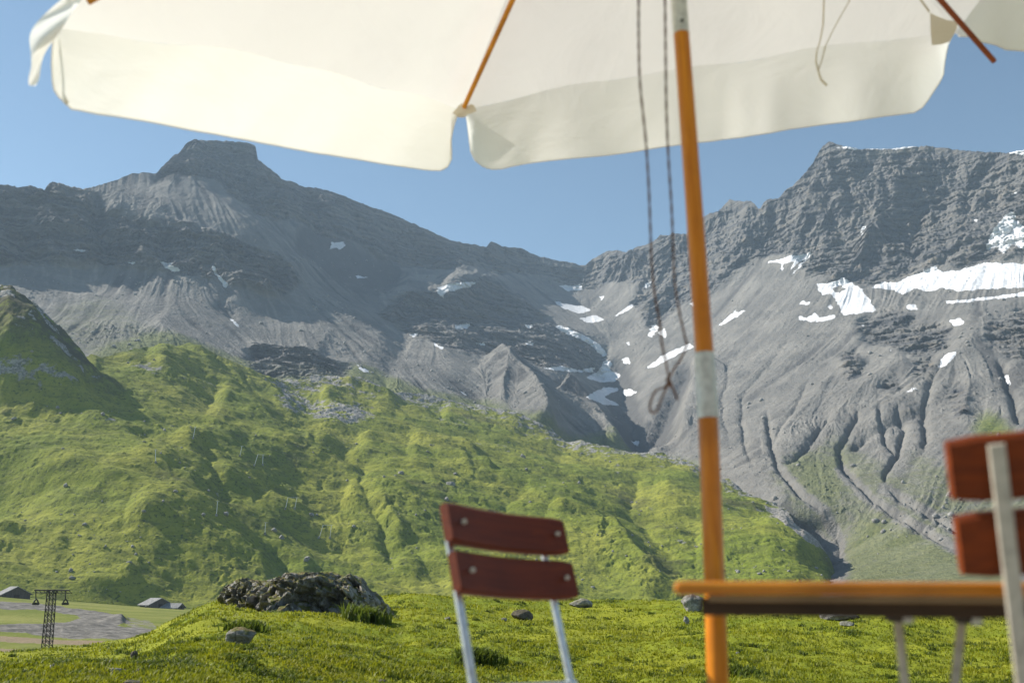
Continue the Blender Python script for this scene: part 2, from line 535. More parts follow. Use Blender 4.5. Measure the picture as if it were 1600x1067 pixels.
# ------------------------------------------------------------ mountains
SKYL = [(-400,300),(-250,306),(-150,296),(-60,288),(0,289),(20,289),(35,292),(47,287),(60,293),(70,297),(78,286),(95,286),(110,291),(130,294),(150,292),(170,284),(190,276),(205,270),(225,269),(245,269),(255,258),(270,246),(283,235),(290,226),(303,217),(315,224),(330,220),(350,220),(370,221),(390,224),(399,228),(403,245),(415,256),(425,265),(433,272),(440,281),(460,284),(480,290),(510,298),(540,307),(565,318),(580,322),(600,330),(625,340),(640,348),(650,351),(656,357),(665,358),(706,374),(736,380),(760,386),(768,378),(785,384),(815,386),(826,393),(847,402),(875,409),(914,414),(924,404),(946,393),(969,392),(984,398),(991,387),(1006,382),(1021,378),(1032,369),(1051,367),(1072,365),(1085,350),(1100,338),(1122,330),(1140,312),(1150,315),(1165,315),(1173,315),(1185,321),(1197,312),(1216,308),(1224,298),(1244,281),(1260,265),(1272,249),(1280,234),(1287,226),(1295,222),(1311,228),(1331,232),(1362,232),(1394,231),(1421,228),(1437,227),(1465,229),(1492,233),(1512,236),(1547,237),(1563,236),(1571,238),(1583,236),(1600,234),(1680,228),(1760,236),(1900,250),(2000,240)]
HTOP = [(-400,540),(-250,552),(0,556),(130,560),(190,552),(230,545),(265,541),(300,548),(340,565),(380,582),(420,600),(470,592),(520,590),(560,598),(620,610),(700,622),(760,632),(800,645),(850,668),(900,697),(950,706),(1000,712),(1050,722),(1080,732),(1150,762),(1190,778),(1220,800),(1260,826),(1285,852),(1300,872),(1305,885),(1309,905),(1314,945),(1335,975),(1500,985),(2000,985)]
MPTS = [(-250,300,1900),(-250,420,1700),(-250,560,1350),(0,289,2020),(0,400,1860),(0,520,1450),(150,292,2120),(150,335,1960),(150,410,1890),(150,480,1650),(200,270,2250),
 (250,345,1990),(260,415,1890),(300,365,1980),(310,217,2520),(395,226,2500),(340,300,2310),(400,330,2240),(420,408,2010),(420,450,1890),(440,281,2560),(150,560,1250),(560,316,2680),(560,362,2600),
 (560,405,2440),(650,352,2780),(650,400,2700),(650,425,2560),(760,384,2920),(760,418,2850),(920,412,3080),(920,450,3000),(905,482,2820),(985,400,2920),(985,450,2820),
 (300,480,1700),(300,540,1440),(400,500,1750),(500,460,2050),(500,520,1740),(500,585,1430),(400,580,1390),(560,480,2080),(620,455,2280),(620,520,2020),(620,605,1480),(700,445,2420),(740,440,2520),(740,478,2430),(700,560,1750),(760,520,2200),(760,625,1560),
 (850,665,1430),(850,600,1780),(900,525,2440),(930,575,2330),(960,640,1960),(1000,715,1500),(1000,640,1950),(1010,540,2380),
 (1072,365,2780),(1072,430,2680),(1060,520,2380),(1060,600,2010),(1150,314,2680),(1150,400,2590),(1160,450,2420),(1150,560,2000),(1100,690,1480),(1150,750,1180),
 (1295,222,2520),(1280,300,2460),(1300,380,2370),(1290,440,2260),(1290,490,2060),(1290,600,1640),(1290,700,1280),(1290,800,1030),(1300,885,900),(1220,800,1040),
 (1440,227,2470),(1440,300,2420),(1430,380,2300),(1400,440,2210),(1400,490,1950),(1400,600,1560),(1400,700,1240),(1400,800,1000),(1400,870,840),(1400,930,560),
 (1600,234,2370),(1600,330,2290),(1590,390,2190),(1590,425,2080),(1590,480,1860),(1590,600,1450),(1590,700,1160),(1590,800,950),(1590,870,790),(1590,930,540),
 (1850,250,2220),(1850,400,2020),(1850,490,1740),(1850,700,1050),(1850,930,540),(1310,925,600),(900,780,1350),(1000,850,1200),(1150,850,1060),(1220,900,880),(1310,990,460),(1850,990,440),(1600,990,440),(1400,990,450),(1100,950,800)]

def build_mountains():
    nc, nr = 1560, 720
    az = np.linspace(AZ0, AZ1, nc)
    top = line_fn(SKYL)(az)[0]; ht = soft(line_fn(HTOP)(az)[0], 45) - .012
    _, eb = azel(800, 985)
    # hidden behind the pastures the foot sinks gradually to the valley
    bot = ht - .02 + (eb - ht + .02) * sstep(azel(650, 700)[0], azel(1300, 900)[0], az)
    t = np.linspace(0, 1, nr) ** 0.97
    t1 = soft(top, 40)
    E = bot[None] + (t1 - bot)[None] * t[:, None] + (top - t1)[None] * sstep(.72, 1.0, t)[:, None]
    A = np.repeat(az[None], nr, 0)
    pa, pe = azel([p[0] for p in MPTS], [p[1] for p in MPTS])
    S = 3.0
    D = np.exp(tps(np.stack([pa * S, pe * S * 1.4], -1), np.log([p[2] for p in MPTS]), A * S, E * S * 1.4))
    X, Y, Z = D * np.sin(A), D * np.cos(A), D * E
    PX, PY = project(X, Y, Z)
    # wobble for every traced outline
    jx = fbm(X * .012, Z * .012, Y * .012, 4) * 22; jy = fbm(X * .012 + 50, Z * .012, Y * .012, 4) * 16
    fx = fbm(X * .06, Z * .06, Y * .06, 4) * 6; fy = fbm(X * .06 + 50, Z * .06, Y * .06, 4) * 6
    QX, QY = PX + jx * .5 + fx, PY + jy * .5 + fy
    cliffs = [[(-300,270),(130,280),(165,322),(230,345),(300,360),(370,385),(435,412),(475,455),(440,470),(400,452),(320,436),(250,420),(120,412),(-300,408)],
              [(240,274),(303,205),(405,215),(450,275),(455,335),(430,340),(390,322),(330,300),(260,285)],
              [(430,270),(560,305),(655,345),(706,368),(760,370),(875,400),(925,405),(950,385),(1000,375),(1070,355),(1150,300),(1220,295),(1290,215),(1600,225),(1850,230),(1850,400),(1600,398),(1560,415),(1470,415),(1400,438),(1350,445),(1280,438),(1262,425),(1240,395),(1190,400),(1150,432),(1090,470),(1040,490),(1000,440),(960,440),(900,455),(850,430),(780,430),(700,418),(640,415),(560,375),(480,345),(440,335)],
              [(590,490),(620,462),(700,450),(760,440),(800,465),(870,500),(950,548),(945,582),(850,575),(790,560),(700,545),(640,525),(600,505)],
              [(380,560),(400,535),(470,540),(545,570),(540,590),(470,588),(410,590)],
              [(1340,500),(1390,478),(1440,500),(1490,510),(1485,545),(1440,560),(1400,545),(1350,530)], [(1535,505),(1600,480),(1700,470),(1700,560),(1600,570),(1545,540)],
              [(1310,560),(1340,548),(1350,590),(1320,600)], [(1375,600),(1405,590),(1410,620),(1385,628)], [(1425,565),(1460,560),(1465,590),(1430,598)],
              [(1480,620),(1510,600),(1515,650),(1495,662)], [(985,470),(1020,440),(1045,470),(1035,520),(1010,510)]]
    rock = np.zeros_like(X)
    for c in cliffs:
        rock = np.maximum(rock, poly_mask(c, QX, QY).astype(float))
    rock = blur(rock, 6)
    # drawn crests (positive) and gullies (negative): points, metres, px left, px right
    feats = [
     ([(770,545),(800,575),(830,610),(855,650),(870,690)], 26, 26, 12), ([(880,600),(915,640),(950,690),(985,720)], 34, 30, 13), ([(800,560),(790,600),(780,640)], 10, 16, 12),
     ([(1080,560),(1062,590),(1040,640),(1010,690)], -26, 14, 22), ([(1100,555),(1085,600),(1072,650),(1065,700)], 22, 12, 30),
     ([(960,560),(985,640),(995,690),(1000,715)], -26, 20, 20), ([(930,540),(950,600),(975,650)], -10, 16, 16),
     ([(1560,500),(1500,560),(1440,610),(1380,650),(1350,700)], 9, 34, 20), ([(1420,560),(1370,600),(1320,640),(1280,690)], 7, 22, 14), ([(1330,555),(1290,600),(1250,650),(1210,700)], 5, 18, 14),
     ([(1450,640),(1400,660),(1350,685),(1325,705)], -15, 7, 9), ([(1345,645),(1330,670),(1308,700),(1315,730),(1345,752)], -17, 6, 8),
     ([(1375,640),(1378,680),(1402,715)], -13, 5, 7), ([(1402,640),(1408,670),(1402,710),(1385,735),(1382,765)], -15, 5, 8),
     ([(1480,560),(1450,610),(1440,660),(1448,710)], -16, 7, 10), ([(1560,560),(1580,620),(1592,670)], -18, 9, 12), ([(1520,590),(1510,640),(1500,670)], 6, 14, 12),
     ([(1300,650),(1262,690),(1245,715),(1222,728)], -14, 7, 8), ([(1265,590),(1235,650),(1200,700)], -7, 6, 8), ([(1197,640),(1203,690),(1215,730),(1250,770),(1290,800)], -13, 6, 7),
     ([(1240,520),(1200,570),(1160,620),(1158,660),(1165,700),(1180,740)], -8, 6, 8), ([(1200,500),(1140,570),(1128,640),(1140,700)], -6, 6, 8), ([(1315,735),(1360,780),(1420,815),(1500,860)], -8, 6, 7), ([(1382,765),(1430,790),(1500,830),(1540,880)], -7, 5, 6),
     ([(1290,800),(1310,840),(1318,880)], -7, 9, 12), ([(1185,310),(1195,350),(1190,390)], -22, 12, 14), ([(1390,340),(1360,380),(1340,420)], 26, 16, 14), ([(1280,300),(1320,360),(1345,420)], -18, 14, 14),
     ([(1440,320),(1420,370),(1435,415)], -20, 10, 12), ([(1350,230),(1345,260),(1350,290)], -14, 8, 10), ([(1520,240),(1505,290),(1530,350)], -20, 12, 14), ([(1010,385),(1015,430),(1008,470)], -26, 8, 10), ([(985,398),(990,430)], 20, 12, 8),
     ([(1050,370),(1055,420)], 18, 12, 10), ([(1130,330),(1120,390),(1105,440)], 18, 16, 12),
     ([(150,300),(158,350),(165,400)], -24, 10, 12), ([(255,350),(262,395),(255,420)], -16, 8, 10), ([(215,365),(222,410)], 12, 14, 10), ([(340,390),(350,440)], 12, 14, 10), ([(60,300),(70,350),(80,400)], 14, 20, 14),
     ([(300,225),(320,262),(352,300)], 26, 18, 16), ([(250,270),(330,320),(400,372),(445,410),(480,455)], 22, 40, 22), ([(390,240),(400,290),(420,330)], -16, 12, 14),
     ([(445,420),(500,470),(560,520),(620,570)], 18, 40, 30), ([(370,300),(440,350),(520,420),(600,470)], -12, 30, 24), ([(335,420),(355,450),(345,470),(375,500)], -7, 10, 10),
     ([(470,345),(560,405),(640,440)], -24, 30, 26), ([(690,450),(745,436),(790,452),(840,490)], 18, 22, 20), ([(610,500),(640,470),(660,500)], 16, 10, 10), ([(640,545),(600,520),(560,500)], -8, 12, 12),
     ([(240,500),(300,560),(330,580)], 6, 20, 20), ([(500,540),(560,590),(620,610)], -7, 20, 20)]
    dz = np.zeros_like(X)
    for pts, amp, wl, wr in feats:
        if amp < 0 and pts[0][0] > 1150: wl, wr, amp = wl * .62, wr * .62, amp * .62
        elif abs(amp) > 6: amp *= 1.15
        dz += amp * ridge(pts, PX, PY, wl, wr, (fx * .6 + jx * .25, fy * .6 + jy * .25))
    far = sstep(600, 1300, D)
    Z1 = Z + dz
    Zs = blur(Z1, 6)
    fi, fj = flow_dirs(X, Y, Zs)
    L1 = lic(fi, fj, 3, (7, 7), 60, 1.6); L2 = lic(fi, fj, 4, (3.2, 3.2), 30, 1.2, False); L3 = lic(fi, fj, 8, (26, 26), 40, 2.5)
    right = sstep(930, 1150, PX)
    ls = .40 + .18 * right
    gull = (-np.abs(L1) * 3.6 + 2.6 - np.abs(L2) * 1.0 - np.abs(L3) * (3.6 - 1.6 * right) + 3) * ls
    scree = 1 - rock
    mod = .35 + 1.1 * sstep(-.25, .45, fbm(X * .004, Y * .004, Z * .004, 3))
    Z2 = Z1 + gull * scree * far * mod * sstep(1.0, .93, t)[:, None]
    Z2 += fbm(X * .004, Y * .004, None, 4) * (14 - 6 * right) * far * scree
    hum = fbm(X * .045, Y * .045, None, 5, .6)
    Z2 += (hum * 2.0 + np.maximum(fbm(X * .11, Y * .11, None, 4, .6) - .2, 0) * 8) * scree * sstep(450, 900, D) * (.35 + sstep(.0, .3, fbm(X * .005 + 3, Y * .005, None, 3)))
    # cliffs: pushed out and in along the view-free horizontal, with beds, ribs and blocks
    def terr(n, k, s):
        f = n * k; q = np.floor(f)
        return (q + sstep(s, 1, f - q)) / k
    wx = fbm(X * .01 + 31, Y * .01, Z * .01, 3) * 26
    big = fbm((X + wx) * .0065, (Y + wx) * .0065, Z * .0032, 4, .5); mid = fbm((X + wx) * .024, Y * .024, Z * .011, 4, .55)
    bd = Z / 24 + fbm(X * .004, Y * .004, Z * .012, 3) * 1.3 + X * .004
    bd2 = Z / 7.5 + fbm(X * .008, Y * .008, Z * .02, 3) * 1.5 + X * .010
    lft = sstep(620, 430, PX)
    strong = .4 + .8 * sstep(-.2, .3, fbm(X * .006 + 70, Y * .006, Z * .006, 3)) * (1 - .55 * lft)
    push = (80 * terr(big, 10, .5) + 22 * terr(mid, 7, .45) - 9 * (bd - np.floor(bd)) * strong - 3.2 * (bd2 - np.floor(bd2)) * strong
            + fbm(X * .10, Y * .10, Z * .10, 4, .6, ridged=True) * 5 + lft * (fbm(X * .028, Y * .028, Z * .004, 4, .6, ridged=True) * 20 - 6)) * rock
    edge = sstep(1.0, .96, t)[:, None]
    push = push * (.35 + .65 * edge)
    Dn = D - push
    X2, Y2 = Dn * np.sin(A), Dn * np.cos(A)
    Z2 += rock * (fbm(X * .03, Y * .03, Z * .03, 4, .6) * 5 + fbm(X * .11, Y * .11, Z * .11, 3, .6) * 1.6) * (.25 + .75 * edge)
    # small teeth on the skyline itself
    teeth = fbm(az[None] * 220, np.zeros((1, nc)), None, 4, .6) * 4.5
    Z2 += teeth * sstep(.9, 1.0, t)[:, None] * rock.max(0)[None]
    PX2, PY2 = project(X2, Y2, Z2)
    # masks by what lies on the ground
    R1, R2 = PX2 + fx * .9 + jx * .08, PY2 + fy * .55
    snows = [[(1250,500),(1248,492),(1262,497),(1272,488),(1280,497),(1300,492),(1308,494),(1300,499),(1275,503)], [(1250,470),(1266,472),(1262,477),(1248,476)],
      [(1275,443),(1295,444),(1318,433),(1328,440),(1345,450),(1360,470),(1368,485),(1345,490),(1318,493),(1312,478),(1298,458),(1285,462)],
      [(1360,450),(1378,440),(1400,442),(1430,428),(1462,415),(1470,425),(1500,422),(1540,410),(1600,412),(1700,405),(1850,400),(1850,452),(1600,450),(1560,450),(1500,455),(1470,450),(1450,456),(1430,450),(1410,460),(1395,452)],
      [(1465,474),(1600,456),(1850,440),(1850,448),(1600,463),(1490,474)], [(1540,392),(1548,365),(1570,335),(1582,330),(1590,348),(1600,352),(1680,360),(1680,392),(1600,390),(1580,382),(1565,398),(1560,384)],
      [(1415,478),(1430,474),(1433,484),(1420,485)], [(1480,500),(1498,497),(1508,503),(1492,510)], [(1462,575),(1480,552),(1498,547),(1490,560),(1475,574)], [(1345,508),(1350,505),(1352,512)], [(1570,584),(1576,586),(1580,602),(1574,600)],
      [(1192,411),(1225,402),(1260,396),(1268,393),(1262,402),(1245,413),(1235,425),(1240,410),(1225,412),(1222,425),(1218,410)], [(1228,440),(1262,400),(1270,394),(1250,418)],
      [(1118,512),(1140,492),(1168,482),(1150,496),(1130,506)], [(1145,488),(1150,478),(1148,492)], [(1005,577),(1040,552),(1078,536),(1085,541),(1055,557),(1025,573)], [(1012,525),(1022,505),(1030,512),(1020,527)], [(1028,520),(1040,512),(1042,530)],
      [(1345,355),(1356,350),(1345,368)], [(1518,342),(1528,344),(1524,349)], [(1582,300),(1590,301),(1588,305)],
      [(865,508),(885,512),(915,525),(940,540),(950,555),(942,558),(925,540),(905,528),(875,517)], [(882,487),(905,498),(930,492),(945,500),(920,505)], [(864,470),(880,473),(915,480),(925,485),(905,490),(880,482)], [(875,446),(908,446),(910,453),(885,455)],
      [(915,590),(935,580),(945,562),(955,564),(952,578),(970,585),(960,596),(938,597)], [(915,620),(930,612),(945,605),(972,606),(955,614),(945,620),(970,634),(945,633)], [(970,610),(985,607),(995,614),(980,620)], [(968,562),(980,558),(986,570),(975,568)], [(975,535),(983,534),(982,542)], [(960,495),(985,475),(990,478),(975,490)],
      [(1005,420+25),(1018,438),(1012,452)], [(932,463),(945,462),(940,470)], [(848,575),(875,572),(905,578),(930,573),(925,582),(880,580)], [(680,452),(700,443),(745,440),(735,448),(700,455),(690,465)], [(712,508),(738,504),(728,514),(712,514)], [(815,508),(835,508),(830,514)],
      [(636,522),(655,520),(648,526)], [(675,535),(695,543),(688,546)], [(738,535),(760,535),(755,540)], [(815,535),(840,533),(830,541)], [(555,568),(578,582),(566,580)], [(716,610),(732,617),(725,617)],
      [(513,376),(524,379),(536,377),(539,384),(531,391),(524,386),(515,391),(518,383)], [(250,410),(268,411),(272,418),(282,424),(270,424),(258,418)], [(328,415),(336,418),(342,432),(358,445),(352,450),(338,436)], [(358,495),(366,500),(376,512),(370,511)], [(112,390),(135,391),(130,395)],
      [(1300,230),(1335,228),(1420,226),(1432,229),(1400,234),(1340,234)], [(1572,239),(1588,235),(1620,232),(1700,228),(1700,240),(1600,243)], [(1440,560+44),(1400,620),(1425,606)], [(1388,545),(1352+40,547),(1390,552)], [(985,690),(1000,688),(998,698)],
      [(595,505),(615,512),(605,508)], [(200,408),(212,410),(206,414)], [(555,430),(575,433),(560,435)], [(1078,475),(1090,468),(1084,482)], [(1290,480),(1300,476),(1302,484)]]
    snow = np.zeros_like(X)
    for c in snows:
        snow = np.maximum(snow, poly_mask(c, R1, R2).astype(float))
    islands = [[(1300,452),(1312,445),(1322,452),(1312,458)]]
    for c in islands:
        snow *= 1 - poly_mask(c, R1, R2)
    snow = blur(snow, 1)
    grass = np.zeros_like(X)
    gz = [([(150,545),(250,520),(350,550),(420,560),(560,570),(640,600),(760,625),(900,690),(1100,720),(1100,760),(100,640)], .72),
          ([(1320,680),(1400,745),(1470,760),(1850,760),(1850,940),(1310,940),(1290,860),(1230,790),(1200,740),(1240,700)], .42), ([(1230,720),(1310,715),(1330,770),(1300,800),(1250,770)], .6), ([(1520,655),(1545,640),(1580,672),(1600,690),(1520,690)], .95),
          ([(1340,810),(1500,850),(1850,870),(1850,950),(1310,950)], .62), ([(1420,700),(1500,740),(1500,800),(1420,770)], .45), ([(80,470),(170,470),(250,520),(250,560),(60,560)], .3)]
    for c, v in gz:
        grass = np.maximum(grass, poly_mask(c, QX, QY) * v)
    grass = blur(grass, 9) * (1 - rock * .6)
    # stream beds stay bare
    for pts in ([(1197,640),(1203,690),(1215,730),(1250,770),(1290,800),(1310,840),(1310,890)], [(1315,735),(1360,780),(1420,815),(1500,860),(1600,900)], [(1382,765),(1430,790),(1500,830),(1600,880)], [(1310,890),(1300,920)], [(1080,740),(1180,790),(1260,830),(1310,860)]):
        d, _ = line_dist(pts, PX2 + fx, PY2 + fy * .5, 40)
        grass *= sstep(3, 14 if pts[0][1] < 860 else 26, np.abs(d))
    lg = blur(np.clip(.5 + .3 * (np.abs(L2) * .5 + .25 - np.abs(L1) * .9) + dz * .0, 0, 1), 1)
    lg = np.where(dz < -4, lg * np.clip(1 + dz / 22, .1, 1), lg)  # drawn gullies also darkened in colour, standing in for their shadow
    # back side
    kb = 14; s = np.linspace(0, 1, kb + 1)[1:, None]
    Db = Dn[-1][None] + 700 * s ** 1.3; Ab = A[:kb]
    Xb, Yb = Db * np.sin(Ab), Db * np.cos(Ab); Zb = Z2[-1][None] * (1 - .75 * s) + 0 * Ab
    cat = lambda a, b: np.concatenate([a, b])
    rep = lambda a: np.repeat(a[-1:], kb, 0)
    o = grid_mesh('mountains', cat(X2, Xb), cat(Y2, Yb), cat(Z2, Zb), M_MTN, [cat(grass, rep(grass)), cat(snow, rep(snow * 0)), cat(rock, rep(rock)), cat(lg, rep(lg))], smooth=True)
    tag(o, kind='structure')
    return dict(X=X2, Y=Y2, Z=Z2, PX=PX2, PY=PY2, rock=rock, snow=snow, D=D)

# ------------------------------------------------------------ green pasture hills
HBOT = [(-400,908),(-250,915),(0,930),(100,938),(200,946),(300,951),(500,953),(1000,950),(1300,945),(1340,985),(2000,990)]
HPTS = [(-250,552,1060),(-250,640,930),(-250,760,800),(-250,915,640),(0,556,990),(0,640,870),(60,720,765),(0,800,705),(0,930,590),(130,560,1000),(200,640,860),(200,730,740),(200,830,650),(200,945,590),
 (300,548,1150),(300,620,950),(330,700,820),(340,800,710),(340,880,640),(400,953,590),(420,600,1180),(450,670,960),(480,740,850),(480,820,740),(480,900,650),(520,590,1270),(560,650,1080),(600,730,900),(600,820,760),(620,900,660),(620,953,590),
 (620,610,1330),(700,622,1380),(700,680,1100),(740,750,900),(740,830,760),(760,900,660),(800,645,1380),(850,668,1340),(850,720,1080),(900,790,860),(900,870,710),(900,950,590),(900,697,1280),(1000,712,1240),(1000,770,1000),(1030,840,790),(1030,910,650),(1000,950,590),
 (1080,732,1180),(1150,762,1100),(1150,820,900),(1150,880,730),(1150,948,590),(1220,800,1020),(1260,826,960),(1250,870,780),(1250,945,590),(1300,872,900),(1306,900,820),(1312,945,640),(1500,985,500),(1850,985,500)]

def build_hills():
    nc, nr = 1500, 560
    az = np.linspace(AZ0, AZ1, nc)
    top = line_fn(HTOP)(az)[0]; bot = line_fn(HBOT)(az)[0]
    top = np.maximum(soft(top, 7), bot + .004)
    t = np.linspace(0, 1, nr)
    E = bot[None] + (top - bot)[None] * t[:, None]; A = np.repeat(az[None], nr, 0)
    pa, pe = azel([p[0] for p in HPTS], [p[1] for p in HPTS]); S = 3.0
    D = np.exp(tps(np.stack([pa * S, pe * S * 1.4], -1), np.log([p[2] for p in HPTS]), A * S, E * S * 1.4))
    D0 = 590.0
    D = D0 + (D - D[:1]) * (1) + (D[:1] - D0) * t[:, None]          # every column starts on the 590 m line
    X, Y, Z = D * np.sin(A), D * np.cos(A), D * E
    PX, PY = project(X, Y, Z)
    fx = fbm(X * .05, Y * .05, None, 4) * 7; fy = fbm(X * .05 + 40, Y * .05, None, 4) * 6
    jx = fbm(X * .01, Y * .01, None, 3) * 16; jy = fbm(X * .01 + 40, Y * .01, None, 3) * 12
    end = sstep(1312, 1285, PX) * sstep(0, .06, t)[:, None]
    # noses and spurs: the photo's big folds, lit on top and dark on the side towards us
    feats = [([(-60,590),(40,600),(110,640),(200,690),(320,740),(420,790),(520,850)], 12, 70, 34), ([(-80,720),(60,735),(180,760),(320,820),(400,870)], 11, 40, 30),
     ([(-60,830),(60,840),(150,870),(230,920)], 8, 36, 16), ([(260,690),(330,690),(420,705),(520,735),(620,775),(700,810)], 11, 34, 20), ([(330,625),(400,650),(470,690),(540,700)], 12, 28, 24),
     ([(200,800),(330,830),(400,880),(420,930)], 9, 40, 20), ([(560,680),(640,690),(720,720),(748,745)], 9, 26, 9), ([(640,690),(720,700),(760,730),(775,752)], 8, 30, 8), ([(540,770),(600,800),(640,850)], 7, 24, 18),
     ([(860,790),(930,815),(990,860),(1050,905)], 10, 30, 13), ([(1090,840),(1160,845),(1230,850),(1290,885)], 11, 34, 14), ([(1020,760),(1100,790),(1180,800),(1260,840)], 8, 24, 18), ([(880,700),(960,715),(1040,740),(1120,760)], 7, 22, 16),
     ([(690,640),(760,650),(820,680)], 8, 20, 14), ([(500,620),(560,600),(600,620),(620,650)], 8, 20, 12), ([(430,610),(470,610),(500,640)], -7, 14, 14), ([(230,552),(300,560),(360,590),(420,620),(480,650)], 13, 26, 11), ([(150,570),(230,590),(290,610)], -7, 18, 14),
     ([(560,715),(566,740),(560,765),(600,830),(620,900)], -9, 10, 12), ([(310,700),(330,740),(345,780),(340,810)], -11, 12, 12), ([(345,800),(420,850),(470,900)], -7, 12, 10), ([(1000,740),(985,790),(1020,830),(1060,870)], -8, 14, 12), ([(640,860),(680,900),(700,930)], -6, 14, 14),
     ([(830,760),(790,790),(780,830)], -6, 16, 14), ([(260,755),(300,750),(330,765)], -7, 8, 14), ([(390,790),(430,775),(470,780)], -7, 10, 12), ([(120,620),(200,660),(260,690)], -8, 18, 14), ([(480,690),(520,710),(560,716)], -7, 12, 12), ([(200,900),(150,870),(90,850)], -5, 12, 12)]
    dz = np.zeros_like(X)
    for pts, amp, wl, wr in feats:
        dz += amp * (1.0 if amp > 0 else .6) * ridge(pts, PX, PY, wl, wr, (fx * .8 + jx * .4, fy * .8 + jy * .4))
    # the rock knob at the left edge
    bx = PX + fx * 1.2; by = PY + fy
    vert = sstep(668, 590, by) * sstep(-7, 13, by - np.interp(bx, [-400, -60, 60, 120, 190, 240], [545, 556, 566, 592, 610, 640]))
    dz += np.interp(bx, [-400, 0, 40, 60, 90, 120, 160, 190, 215], [70, 67, 56, 47, 36, 26, 13, 5, 0]) * vert
    Zs = blur(Z + dz, 5)
    fi, fj = flow_dirs(X, Y, Zs)
    L1 = lic(fi, fj, 13, (16, 16), 40, 1.6); L2 = lic(fi, fj, 14, (5, 5), 16, 1.2)
    n0 = fbm(X * .0065, Y * .0065, None, 3); n1 = fbm(X * .022, Y * .022, None, 4, .55); n2 = fbm(X * .09, Y * .09, None, 4, .6)
    rough = sstep(-.2, .4, fbm(X * .006 + 9, Y * .006, None, 3))
    Zn = Z + (dz + n0 * 7 + n1 * 5.0 + fbm(X * .007, Y * .021 + 7, None, 4, .5) * 12 + fbm((X * .8 + Y * .6) * .011, (X * .6 - Y * .8) * .0035, None, 4, .5) * 9 * sstep(.02, .2, t)[:, None] + n2 * .6 * (.5 + rough) - np.maximum(np.abs(L1) * -1 + .25, 0) * 1.2 * rough - np.abs(L2) * .22 * rough) * end
    Zn -= np.maximum(fbm(X * .05 + 30, Y * .05, None, 4, .6) - .19, 0) * 12 * rough * end    # slumps and hollows
    Zn += np.maximum(fbm(X * .16, Y * .16, None, 3, .6) - .22, 0) * 2.5 * end
    PX2, PY2 = project(X, Y, Zn)
    U, V = PX2 + fx * 1.3, PY2 + fy
    rk = np.zeros_like(X)
    for c, v in (([(425,612),(450,608),(500,622),(540,628),(588,640),(585,660),(545,662),(500,655),(470,650),(440,640)], .95), ([(185,556),(230,562),(290,590),(345,598),(330,606),(250,592),(195,574)], .75),
                 ([(-20,540),(60,555),(110,580),(130,600),(60,600),(-20,590)], .95), ([(0,500),(40,505),(60,520),(20,530)], .6), ([(130,640),(190,655),(200,668),(150,655)], .8), ([(640,640),(720,655),(760,670),(700,668)], .6), ([(765,650),(830,668),(860,690),(800,680)], .6),
                 ([(700,680),(780,690),(840,712),(780,708)], .55), ([(500,700),(520,705),(518,715),(503,712)], .8), ([(552,725),(570,738),(566,765),(558,760)], .8), ([(955,715),(970,715),(975,740),(960,742)], .8), ([(330,760),(350,765),(345,780),(332,775)], .8),
                 ([(840,755),(855,760),(850,780),(840,775)], .7), ([(1040,820),(1070,840),(1085,855),(1060,845)], .7), ([(1160,790),(1220,800),(1250,830),(1190,805)], .6), ([(235,880),(260,900),(280,925),(255,905)], .5), ([(215,620),(300,640),(320,655),(260,640)], .5), ([(1000,770),(1030,800),(1010,800)], .55)):
        rk = np.maximum(rk, poly_mask(c, U, V) * v * .74)
    knob = np.interp(bx, [170, 205], [1, 0]) * vert * sstep(640, 615, by)
    slope = np.hypot(*np.gradient(blur(Zn, 1)))
    rk = np.maximum(blur(rk, 5) * .9, knob * sstep(.0, .5, fbm(X * .05, Y * .05, Z * .05, 4, .6) + .1) * .95)
    rk = np.maximum(rk, sstep(.86, 1.0, t)[:, None] * .62 * sstep(380, 440, PX) * sstep(1290, 1200, PX))
    # outcrops stand a little rougher than the turf
    Zn += rk * (fbm(X * .12, Y * .12, Zn * .1, 4, .65, ridged=True) * 3.4 - 1) * end
    grav = np.zeros_like(X); dirt_dark = sstep(.2, .5, fbm(X * .014 + 77, Y * .014, None, 4)) * .55 + knob * 1.0  # random dirt patches, plus the whole knob toned darker
    for c in ([(1190,790),(1230,800),(1262,828),(1298,862),(1310,900),(1298,868),(1240,830)],):
        grav = np.maximum(grav, poly_mask(c, U, V) * .8)
    dirt_dark = np.maximum(dirt_dark, sstep(.93, 1.0, t)[:, None] * .8 * sstep(420, 480, PX))
    # behind the crest it dips into the scree
    kb = 8; s = np.linspace(0, 1, kb + 1)[1:, None]
    Db = D[-1][None] + 190 * s; Ab = A[:kb]
    Xb, Yb = Db * np.sin(Ab), Db * np.cos(Ab); Zb = Zn[-1][None] - 60 * s * s - 6 * s
    cat = lambda a, b: np.concatenate([a, b]); rep = lambda a: np.repeat(a[-1:], kb, 0)
    o = grid_mesh('green_hills', cat(X, Xb), cat(Y, Yb), cat(Zn, Zb), M_GREEN, [cat(rk, rep(rk)), cat(grav, rep(grav)), cat(dirt_dark, rep(dirt_dark)), np.ones((nr + kb, nc))])
    tag(o, kind='structure')
    return dict(X=X, Y=Y, Z=Zn, PX=PX2, PY=PY2, rk=rk, az=az, rough=rough)

